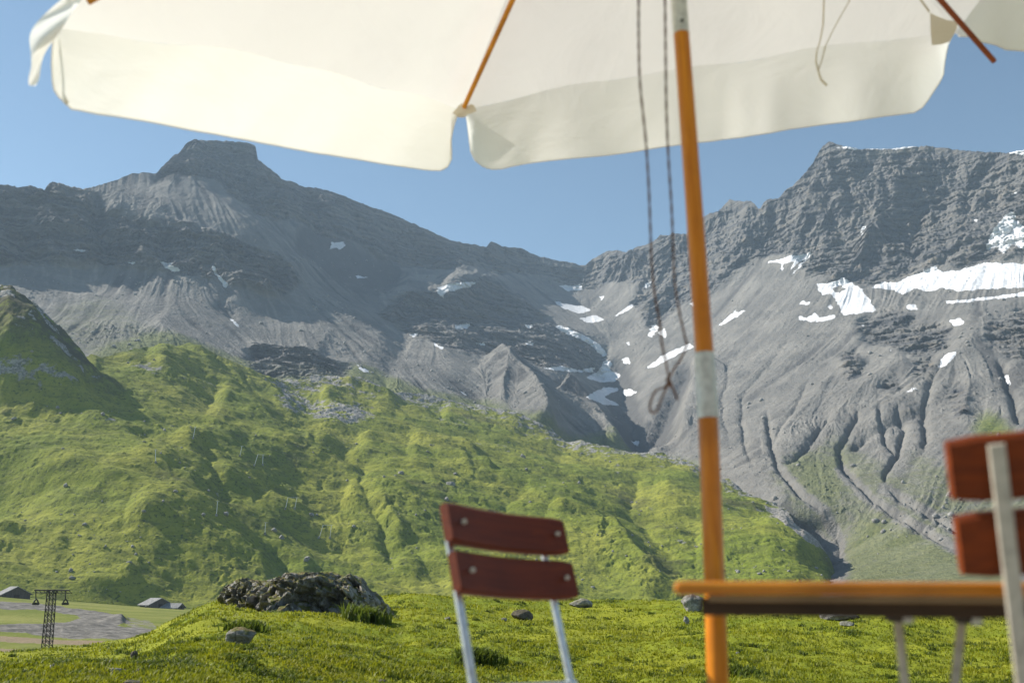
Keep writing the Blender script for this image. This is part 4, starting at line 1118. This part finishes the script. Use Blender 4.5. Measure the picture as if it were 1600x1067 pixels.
def build_structures():
    roof = stone_mat('stone_shingles', (.17, .17, .172), (.28, .28, .275), 0, .6); wall = wood_mat('barn_boards', (.085, .065, .05), (.14, .115, .09), 2, .9, 0, .05)
    build_barn(20, 936, 485, 12, 12, 2.4, 3.2, math.radians(-50), 'dark wooden barn with a grey roof at the left edge beside the lattice pylon', roof, wall)
    build_barn(243, 950, 540, 12, 12, 2.0, 3.0, math.radians(-47), 'low dark barn with a pale grey roof at the foot of the green hills', roof, wall)
    build_barn(270, 953, 537, 9, 6.5, 1.4, 1.9, math.radians(-15), 'small grey-roofed shed against the right end of the low dark barn', roof, wall)
    # lattice pylon
    F = 170.; b = at(73.5, 1010, F); tp = at(81, 921, F); up = tp - b
    e = empty('lattice_pylon', b); tag(e, 'dark steel lattice lift pylon with a long crossarm and two pulley sets', 'pylon')
    h = up.z; w0, w1 = .62, .52
    def P(cx, cy, s): w = w0 + (w1 - w0) * s; return Vector((up.x * s + cx * w, cy * w, h * s))
    mb = MB()
    for cx in (-1, 1):
        for cy in (-1, 1): mb.tube([P(cx, cy, -.1), P(cx, cy, 1)], .085, 6)
    mb.build('legs', M_DARK, e)
    mb = MB(); n = 11
    for i in range(n):
        s0, s1 = i / n, (i + 1) / n; z = 1 if i % 2 else -1
        for f in (-1, 1):
            mb.tube([P(-z, f, s0), P(z, f, s1)], .045, 5); mb.tube([P(z, f, s0), P(-z, f, s1)], .045, 5)
            mb.tube([P(f, -z, s0), P(f, z, s1)], .045, 5); mb.tube([P(-1, f, s1), P(1, f, s1)], .04, 5); mb.tube([P(f, -1, s1), P(f, 1, s1)], .04, 5)
    mb.build('lattice', M_DARK, e)
    l, r = at(54, 921.5, F) - b, at(108, 922, F) - b
    mb = MB(); mb.tube([l, r], .12, 6); mb.tube([l + Vector((0, .5, -.4)), r + Vector((0, .5, -.4))], .06, 6)
    for i in range(9):
        q = l.lerp(r, i / 8); mb.tube([q, q + Vector((.3, .5, -.5))], .05, 5)
    mb.build('crossarm', M_DARK, e)
    for px in (56, 102):
        a = at(px, 923, F) - b; c = at(px, 943, F) - b
        hg = MB(); hg.tube([a, a.lerp(c, .7)], .09, 6); hg.build('hanger', M_DARK, e)
        pl = MB(); pl.tube([c + Vector((-.45, 0, -.05)), c + Vector((-.25, 0, .5)), c + Vector((0, 0, .75)), c + Vector((.25, 0, .5)), c + Vector((.45, 0, -.05))], .13, 6)
        o = pl.build('pulley_frame', M_DARK, e)
        for dx in (-.36, 0, .36):
            MB().tube([c + Vector((dx, -.12, .02)), c + Vector((dx, .12, .02))], .22, 14).build('pulley_wheel', M_DARK, o)
    # marker post
    p = at(227, 957, 520); e = empty('post', p); tag(e, 'thin wooden post in the valley field in front of the low dark barn', 'post')
    MB().tube([(0, 0, -.5), (0, 0, 3.2)], .14, 7).build('shaft', M_APRON, e); MB().tube([(0, 0, 3.2), (0, 0, 3.5)], [.18, .05], 7).build('cap', M_STEEL, e)

def build_person(px, py, F, label, seed, m):
    p = at(px, py, F); me = bpy.data.meshes.new('person')
    J = [(0, 0, .95), (0, 0, 1.2), (0, 0, 1.42), (0, 0, 1.55), (0, .01, 1.68), (-.19, 0, 1.40), (-.26, .02, 1.12), (-.24, -.08, .88), (.19, 0, 1.40), (.26, .02, 1.12), (.24, -.08, .88), (-.10, 0, .90), (-.12, -.06, .50), (-.12, .06, .06), (-.12, -.08, .03), (.10, 0, .90), (.13, .06, .50), (.14, .14, .06), (.14, .02, .03)]
    E = [(0, 1), (1, 2), (2, 3), (3, 4), (2, 5), (5, 6), (6, 7), (2, 8), (8, 9), (9, 10), (0, 11), (11, 12), (12, 13), (13, 14), (0, 15), (15, 16), (16, 17), (17, 18)]
    R = [.15, .15, .15, .06, .10, .06, .045, .035, .06, .045, .035, .09, .06, .045, .04, .09, .06, .045, .04]
    me.from_pydata(J, E, []); o = link('person', me, m); o.location = p; o.rotation_euler.z = seed
    md = o.modifiers.new('skin', 'SKIN')
    for i, v in enumerate(me.skin_vertices[0].data): v.radius = (R[i], R[i]); v.use_root = i == 0
    o.modifiers.new('sub', 'SUBSURF').levels = 1
    tag(o, label, 'person')

# ------------------------------------------------------------ parasol
def build_parasol():
    Dp = 2.1; base = at(1120, 1060, Dp); bx = base.x
    lean = (at(1062, 5, 2.14).x, 2.14)
    e = empty('parasol', (bx + .01, Dp, FLOOR)); tag(e, 'open cream canvas parasol with wooden ribs and an orange wooden pole', 'parasol')
    O = e.location.copy(); rel = lambda p: Vector(p) - O
    def pp(py):   # pole axis through traced centres
        cx = np.interp(py, [-600, 5, 300, 555, 660, 920, 1067, 1400], [1033, 1061, 1083, 1101, 1107, 1117, 1121.5, 1133])
        return at(float(cx), py, 2.1 + (920 - py) / 1500 * .08)
    def seg(name, y0, y1, r0, r1, m, n=8):
        pts = [rel(pp(y0 + (y1 - y0) * i / n)) for i in range(n + 1)]; rr = [r0 + (r1 - r0) * i / n for i in range(n + 1)]
        return MB().tube(pts, rr, 24).build(name, m, e, smooth=False)
    o = seg('pole', 1400, 640, .0222, .0212, M_POLE); sm(o)
    p_bot = rel(pp(1400))
    MB().tube([Vector((0, 0, .04)), p_bot], .0225, 20).build('pole_foot', M_POLE, e)
    MB().tube([(0, 0, -.02), (0, 0, .07)], [.26, .24], 32).build('base', M_DARK, e)
    sm(seg('ferrule', 654, 552, .0223, .0212, M_FERR, 3))
    sm(seg('upper_pole', 556, 50, .0200, .0188, M_POLE))
    j = seg('tilt_joint', 54, -40, .0192, .0188, M_FERR, 3); sm(j)
    MB().tube([rel(pp(40)) + Vector((0, -.024, 0)), rel(pp(40)) + Vector((0, .024, 0))], .004, 10).build('rivet', M_DARK, j)
    sm(seg('top_pole', -36, -505, .0172, .0165, M_POLE))
    # canopy frame: three traced tips, three by symmetry
    hub = at(1027, -512, 2.24)
    T = [at(88, 45, 2.50), at(722, 172, 3.70), at(1492, 52, 3.26)]
    ax = Vector((-.085, -.151, 1)).normalized()
    cen = hub - ax * .52
    tips = T + [cen + (cen - t) for t in T]                 # opposite ribs
    tips = [tips[0], tips[1], tips[2], tips[3], tips[4], tips[5]]
    def surf(i, u, v):
        """canopy sector i: u along rim 0..1, v hub 0 -> rim 1"""
        a, b = tips[i], tips[(i + 1) % 6]
        r = a.lerp(b, u); inward = (cen - r) * .05 * math.sin(math.pi * u)
        r = r + inward
        p = hub.lerp(r, v)
        bulge = .05 * math.sin(math.pi * v) * (1 - .5 * math.sin(math.pi * u)) - .05 * math.sin(math.pi * u) * v * (1 - v) * 2
        p = p + ax * bulge
        # slack folds running from the corners
        p = p + ax * (.010 * math.sin(9 * u + 5 * v + i) * v * math.sin(math.pi * u) + .007 * math.sin(23 * (u - .5) * v + 2 * i) * v * math.sin(math.pi * u) ** .5)
        return p
    n = 26; mb = MB()
    for i in range(6):
        vs = [rel(surf(i, a / n, c / n)) for c in range(n + 1) for a in range(n + 1)]
        fs = [(c * (n + 1) + a, c * (n + 1) + a + 1, (c + 1) * (n + 1) + a + 1, (c + 1) * (n + 1) + a) for c in range(n) for a in range(n)]
        mb.add(vs, fs)
    o = mb.build('canopy', M_CREAM, e); sm(o, 1.2); o['label'] = 'cream canvas canopy seen from below'
    # valance panels
    A = [(84, 60), (82, 75), (81, 100), (83, 138), (92, 152), (103, 162), (112, 171), (160, 179), (230, 190), (320, 207), (400, 222), (500, 240), (600, 256), (660, 265), (685, 267), (697, 264), (705, 252), (706, 240), (704, 222), (707, 205), (712, 186), (717, 176)]
    B = [(728, 178), (730, 190), (733, 215), (736, 240), (744, 254), (762, 265), (778, 265), (800, 259), (860, 251), (940, 243), (1000, 236), (1050, 228), (1100, 222), (1180, 211), (1250, 200), (1330, 189), (1400, 180), (1432, 175), (1444, 166), (1462, 138), (1473, 122), (1475, 100), (1479, 75), (1484, 66)]
    Cc = [(1497, 58), (1510, 57), (1525, 60), (1545, 68), (1570, 78), (1600, 80), (1640, 82), (1720, 80), (1850, 60), (2000, 20)]
    def resample(pts, N):
        P = np.array(pts, float); s = np.concatenate([[0], np.cumsum(np.hypot(*np.diff(P, axis=0).T))]); q = np.linspace(0, s[-1], N)
        return np.stack([np.interp(q, s, P[:, 0]), np.interp(q, s, P[:, 1])], -1)
    def panel(i, px, F0, F1, wav, m=M_VAL_):
        N = 120; bot = resample(px, N); K = 14; vs = []
        for k in range(N):
            u = k / (N - 1)
            x0, x1 = px[0][0], px[-1][0]; ux = np.clip((bot[k, 0] - x0) / (x1 - x0), 0, 1)
            ut = .35 * u + .65 * ux
            top = surf(i, ut, 1.0)
            F = F0 + (F1 - F0) * ux
            b_ = at(bot[k, 0], bot[k, 1], F + .02 * math.sin(31 * ux + i) * wav)
            for c in range(K):
                w = c / (K - 1)
                p = top.lerp(b_, w)
                amp = .0075 * wav * w * (1 - .3 * w)
                p = p + Vector((0, 1, 0)) * amp * (math.sin(31 * ux + 3 * w + i + 2 * math.sin(7 * ux)) + .7 * math.sin(71 * ux + 1.3 * i + 4 * w + 3 * math.sin(11 * ux)))
                vs.append(rel(p))
        fs = [(k * K + c, k * K + c + 1, (k + 1) * K + c + 1, (k + 1) * K + c) for k in range(N - 1) for c in range(K - 1)]
        o = MB().add(vs, fs).build('valance', m, e); sm(o, 1.2)
        # stitched hem along the free edge
        hem = MB().tube([Vector(vs[k * K + K - 1]) for k in range(0, N, 2)], .002, 6).build('hem', M_FLAP, o)
        return o
    panel(0, A, 2.45, 3.62, .35); panel(1, B, 3.73, 3.35, .6); panel(2, Cc, 3.26, 2.0, .8)
    # the three valances out of view and the one blown outwards at the left
    for i in (3, 4):
        vs = []; N = 40
        for k in range(N):
            u = k / (N - 1); t = surf(i, u, 1.0); d = .22 * (math.sin(math.pi * u) ** .25 if 0 < u < 1 else 0)
            for w in (0, .5, 1): vs.append(rel(t - ax * d * w + (t - cen).normalized() * .03 * w + (t - cen).normalized() * .02 * w * math.sin(30 * u)))
        sm(MB().add(vs, [(k * 3 + c, k * 3 + c + 1, k * 3 + c + 4, k * 3 + c + 3) for k in range(N - 1) for c in (0, 1)]).build('valance', M_CREAM, e), 1.2)
    flap = [[(96, -2), (131, -4)], [(75, 18), (122, 8)], [(56, 36), (108, 26)], [(48, 50), (98, 44)], [(45, 62), (88, 58)], [(48, 78), (76, 74)], [(49, 95), (67, 88)], [(49, 108), (63, 108)], [(44, 122), (62, 124)], [(45, 134), (56, 135)]]
    vs = []
    for r_, (a, b) in enumerate(flap):
        for c in range(5):
            w = c / 4; vs.append(rel(at(a[0] + (b[0] - a[0]) * w, a[1] + (b[1] - a[1]) * w, 2.40 + .03 * math.sin(3 * w + r_ * .8))))
    o = MB().add(vs, [(r_ * 5 + c, r_ * 5 + c + 1, r_ * 5 + c + 6, r_ * 5 + c + 5) for r_ in range(len(flap) - 1) for c in range(4)]).build('valance', M_CREAM, e)
    sm(o, 1.2); o['label'] = 'sunlit valance end blown outwards past the left corner'; s_ = o.modifiers.new('s', 'SUBSURF'); s_.levels = 2; s_.render_levels = 2
    # ribs under the canvas
    ends = [at(137, 1, 2.43), at(725, 166, 3.60), at(1553, 94, 3.12), tips[3], tips[4], tips[5]]
    for i in range(6):
        s0 = hub - ax * .05; s1 = ends[i] - ax * (.005 if i < 3 else .02)
        o = MB().tube([rel(s0), rel(s0.lerp(s1, .5) + ax * .015), rel(s1)], [.0105, .0105, .0095], 10).build('rib', M_RIBD if i == 2 else M_RIB, e); sm(o)
        run = hub - ax * .42; q = s0.lerp(s1, .42)
        sm(MB().tube([rel(run), rel(q)], .009, 8).build('strut', M_RIB, e))
    MB().tube([rel(hub - ax * .08), rel(hub + ax * .03)], .045, 20).build('hub', M_RIB, e)
    MB().tube([rel(hub - ax * .46), rel(hub - ax * .38)], .04, 20).build('runner', M_RIB, e)
    MB().tube([rel(hub + ax * .03), rel(hub + ax * .10), rel(hub + ax * .13)], [.02, .026, .004], 14).build('finial', M_POLE, e)
    # rib pockets
    def patch(pts, F, dF=0.0):
        return MB().add([rel(at(a, b, F + dF * k / len(pts))) for k, (a, b) in enumerate(pts)] + [rel(at(a, b, F + .004 + dF * k / len(pts))) for k, (a, b) in enumerate(pts)],
                        [tuple(range(len(pts))), tuple(range(len(pts), 2 * len(pts)))[::-1]] + [(k, (k + 1) % len(pts), (k + 1) % len(pts) + len(pts), k + len(pts)) for k in range(len(pts))]).build('rib_pocket', M_FLAP, e)
    patch([(707, 177), (716, 166), (722, 161), (727, 171), (730, 182), (724, 184), (716, 184)], 3.62)
    patch([(726, 170), (735, 163), (741, 165), (745, 174), (738, 177), (730, 180)], 3.60)
    patch([(1453, 20), (1462, 25), (1480, 32), (1497, 34), (1494, 48), (1484, 66), (1470, 70), (1456, 71), (1454, 50)], 3.16)
    patch([(90, 60), (82, 75), (83, 140), (92, 152), (103, 165), (108, 160), (100, 148), (90, 138), (88, 100)], 2.488)
    # loop of tie tape
    for pts in ([(1288, -20), (1287, 15), (1286, 40), (1282, 62), (1276, 82), (1275, 98), (1280, 116), (1283, 125), (1292, 134)], [(1336, -20), (1325, 6), (1310, 32), (1298, 55), (1290, 72), (1285, 92), (1279, 110)]):
        sm(MB().tube([rel(at(a, b, 3.05)) for a, b in pts], 1, 8, flat=(.0018, .0062)).build('tie_tape', M_TIE, e))
    sm(MB().tube([rel(at(a, b, 3.10)) for a, b in [(1425, -15), (1440, 2), (1452, 19)]], .004, 6).build('tie_tape', M_TIE, e))

def sm(o, ang=None):
    o.data.polygons.foreach_set('use_smooth', np.ones(len(o.data.polygons), bool))
    if ang is None:
        try: o.data.set_sharp_from_angle(angle=.7)
        except Exception: pass
    return o

def smooth_pts(pts, n=10):
    out = []
    P = [pts[0]] + list(pts) + [pts[-1]]
    for i in range(1, len(P) - 2):
        for k in range(n):
            t = k / n; a, b, c, d = [np.array(P[j], float) for j in (i - 1, i, i + 1, i + 2)]
            out.append(.5 * ((2 * b) + (-a + c) * t + (2 * a - 5 * b + 4 * c - d) * t * t + (-a + 3 * b - 3 * c + d) * t ** 3))
    out.append(np.array(P[-2], float)); return out

def build_cord():
    F = 2.02
    def run(pts, name, parent=None):
        ps = smooth_pts(pts, 12); c = []; V = MB()
        for ph in (0, math.pi):
            path = []
            for k, q in enumerate(ps):
                p = at(q[0], q[1], F + (q[2] if len(q) > 2 else 0)); path.append(p + Vector((math.cos(k * .9 + ph), math.sin(k * .9 + ph), 0)) * .0011)
            V.tube(path, .0019, 6)
        return sm(V.build(name, M_CORD, parent))
    e = empty('cord', at(1046, 600, F)); tag(e, 'thin brown double cord hanging beside the parasol pole with a knotted loop at its end', 'cord')
    O = e.location
    parts = [run([(1003, -520), (1000, -120), (998, 0), (998, 60), (1000, 130), (1009, 220), (1014, 300), (1017, 380), (1019, 420), (1023, 460), (1030, 500), (1034, 535), (1039, 560), (1045, 588)], 'strand'),
             run([(1030, -520), (1037, -120), (1039, 0), (1040, 80), (1041, 160), (1044, 240), (1049, 320), (1052, 390), (1054, 440), (1062, 490), (1071, 530), (1073, 538), (1064, 560), (1054, 575), (1046, 590)], 'strand'),
             run([(1046, 588, 0), (1044, 598, -.004), (1038, 605, 0), (1028, 608, .004), (1021, 616, .004), (1016, 630, 0), (1016, 641, -.003), (1021, 645, -.003), (1027, 640, 0), (1034, 622, .003), (1041, 606, 0), (1047, 596, -.005)], 'loop'),
             run([(1044, 592, 0), (1049, 603, .004), (1047, 597, -.006), (1053, 610, 0), (1057, 620, 0), (1058, 624, 0)], 'tail')]
    k = MB().tube([at(1042, 590, F - .004), at(1046, 598, F - .006), at(1049, 605, F)], [.003, .006, .003], 8).build('knot', M_CORD); parts.append(sm(k))
    for p in parts:
        p.parent = e; p.matrix_parent_inverse = Matrix.Translation(-O)

# ------------------------------------------------------------ folding chairs
def make_chair(slat_m, bar_m, label, front=False):
    """origin on the ground below the seat; the sitter faces +y"""
    e = empty('folding_chair'); tag(e, label, 'chair', None)
    rc = math.radians(16); hz = .905; top_y = -.21
    def back(z, off=0.0):                                    # a point of the backrest plane
        return Vector((0, top_y + (hz - z) * math.tan(rc) + off * math.cos(rc), z + off * math.sin(rc)))
    R = Matrix.Rotation(rc, 3, 'X')
    Wd = .385 if front else .425; sh, sp_ = (.086, .0955) if front else (.082, .0925); bxo = .155 if front else .163
    for k in range(2):
        mb = MB(); zc = hz - .5 * sh - k * sp_; h = sh; t = .011; nx = 14; ring = []
        pr = [(t, h/2 - .006), (t*.5, h/2), (-t*.5, h/2), (-t, h/2 - .006), (-t, -h/2 + .006), (-t*.5, -h/2), (t*.5, -h/2), (t, -h/2 + .006)]
        vs = []
        for i in range(nx + 1):
            u = i / nx * 2 - 1; x = u * Wd / 2
            cut = 1 - .10 * max(0, (abs(u) - .93) / .07) ** 2; curve = .016 * (u * u)
            for (py_, pz) in pr:
                c = back(zc, .017 + curve) + R @ Vector((0, py_, pz * cut)); vs.append((x, c.y, c.z))
        n = len(pr)
        mb.add(vs, [(i * n + j, i * n + (j + 1) % n, (i + 1) * n + (j + 1) % n, (i + 1) * n + j) for i in range(nx) for j in range(n)] + [tuple(range(n))[::-1], tuple(nx * n + j for j in range(n))])
        o = sm(mb.build('back_slat', slat_m, e))
        for s in (-1, 1):
            for q in (.028, -.012):
                c = back(zc, .017 + q + .003 * (1 if q > 0 else -1)); d = R @ Vector((0, .0035 if q > 0 else -.003, 0))
                cc = Vector((s * bxo, c.y, c.z))
                sm(MB().tube([cc - d, cc + d],   .0052, 14).build('screw', M_CREAMBAR if q > 0 else M_DARK, o))
    for s in (-1, 1):
        x = s * bxo
        pts = [back(hz - .01)] + [back(hz - .01 - .1 * i) for i in range(1, 9)]; pts.append(back(.02))
        o = MB().tube([Vector((x, p.y, p.z)) for p in pts], 1, 16, flat=(.0045, .0100), up=(0, 1, .3)).build('back_leg', bar_m, e); sm(o)
        f = [Vector((x * .9, .20, .46)), Vector((x * .9, -.02, .24)), Vector((x * .9, -.26, .01))]
        sm(MB().tube(f, 1, 14, flat=(.0045, .0115), up=(0, 1, 1)).build('front_leg', bar_m, e))
        sm(MB().tube([(x * 1.02, -.10, .445), (x * 1.02, .21, .455)], 1, 12, flat=(.0105, .004), up=(0, 0, 1)).build('seat_rail', bar_m, e))
        b = back(.56); sm(MB().tube([(x - .012, b.y, b.z), (x + .012, b.y, b.z)], .009, 12).build('rivet', bar_m, o))
    for z in (.56, .06):
        p = back(z); sm(MB().tube([(-bxo, p.y, p.z), (bxo, p.y, p.z)], .0055, 10).build('crossbar', bar_m, e))
    for i in range(6):
        mb = MB(); mb.box((0, -.10 + i * .062, .468), (.40, .048, .018)); mb.build('seat_slat', slat_m, e, .004)
    return e

def place_chairs():
    c = make_chair(M_SLAT_L, M_STEEL, 'folding chair with silver legs and dark red slats standing left of the parasol pole', True)
    c['group'] = 'slatted folding chairs'
    # its backrest runs from near left to far right
    a, b = at(676, 789, 2.02), at(870, 817, 2.335)
    mid = (a + b) / 2; yaw2 = math.atan2(b.y - a.y, b.x - a.x) + math.pi; roll = math.radians(-2.2)
    rot = Matrix.Rotation(yaw2, 3, 'Z') @ Matrix.Rotation(roll, 3, 'Y')
    c.rotation_euler = (0, roll, yaw2); c.location = mid - rot @ Vector((0, -.21 + .017, .905))
    d = make_chair(M_SLAT, M_CREAMBAR, 'folding chair seen from behind at the right edge, cream steel bar over red slats')
    d['group'] = 'slatted folding chairs'
    a = at(1484, 691, 1.24); yaw = math.radians(-9); roll = math.radians(-5)
    rot = Matrix.Rotation(yaw, 3, 'Z') @ Matrix.Rotation(roll, 3, 'Y')
    d.location = a - rot @ Vector((-.2125, -.21 + .017, .905)); d.rotation_euler = (0, roll, yaw)
    return c, d

# ------------------------------------------------------------ table
def build_table():
    p0 = at(1048, 907.5, 1.40); top = p0.z
    e = empty('folding_table', (p0.x, p0.y, FLOOR)); tag(e, 'orange varnished wooden folding table seen edge-on at eye height', 'table')
    e.rotation_euler = (0, math.radians(.3), math.radians(-11)); zt = top - FLOOR
    L = 1.7; n = 5; w = .105; g = .008
    for i in range(n):
        y = w / 2 + i * (w + g); mb = MB()
        mb.box((L / 2, y, zt - .009), (L, w, .018)); mb.build('table_board', M_TABLE, e, .0078)
    Dp = n * (w + g)
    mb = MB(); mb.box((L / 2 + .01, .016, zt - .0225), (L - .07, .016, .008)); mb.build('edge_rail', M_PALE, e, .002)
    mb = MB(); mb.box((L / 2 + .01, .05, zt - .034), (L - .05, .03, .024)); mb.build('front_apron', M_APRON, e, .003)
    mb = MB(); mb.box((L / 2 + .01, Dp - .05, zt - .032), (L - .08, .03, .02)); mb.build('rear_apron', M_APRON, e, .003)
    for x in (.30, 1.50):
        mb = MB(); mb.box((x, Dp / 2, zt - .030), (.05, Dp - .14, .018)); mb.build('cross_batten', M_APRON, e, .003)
    # folding steel legs with dark hinge blocks
    O = e.location; Ri = (Matrix.Rotation(math.radians(-11), 3, 'Z') @ Matrix.Rotation(math.radians(.3), 3, 'Y')).inverted()
    for a, b, F, q in (((1402, 966), (1416, 1090), 1.50, .0065), ((1508, 968), (1494, 1090), 1.48, .0065)):
        A, B = at(*a, F), at(*b, F); dr = (B - A).normalized(); k = (FLOOR - A.z) / dr.z
        la, lb = Ri @ (A - O), Ri @ (A + dr * k - O)
        o = sm(MB().tube([la + Vector((0, 0, .02)), lb], q, 12).build('leg', M_CREAMBAR, e))
        MB().box(la + Vector((-.004, 0, .012)), (.022, .03, .034)).build('hinge_block', M_DARK, o, .004)
        sm(MB().tube([la + Vector((.012, -.02, .0)), la + Vector((.012, .02, 0))], .007, 12).build('hinge_pin', M_STEEL, o))

build_grass()
build_stones()
build_far()
build_structures()
build_person(175.8, 951, 525, 'left of two tiny dark-clothed hikers standing in the valley field', .4, M_DARK)
build_person(179.2, 951, 526, 'right of two tiny dark-clothed hikers standing in the valley field', 2.0, M_DARK)
build_parasol()
build_cord()
place_chairs()
build_table()
# ------------------------------------------------------------ mountain air
def build_haze():
    mb = MB(); mb.box((0, 1700, 590), (5200, 5600, 1230))
    t = bpy.data.materials.new('mountain_air'); t.use_nodes = True; nt = t.node_tree; nt.nodes.clear()
    o = nt.nodes.new('ShaderNodeOutputMaterial'); v = nt.nodes.new('ShaderNodeVolumePrincipled')
    v.inputs['Color'].default_value = (.58, .78, 1, 1); v.inputs['Density'].default_value = HAZE; v.inputs['Anisotropy'].default_value = .12
    nt.links.new(v.outputs[0], o.inputs['Volume'])
    h = mb.build('haze', t); tag(h, kind='stuff')
HAZE = 0.00008
build_haze()
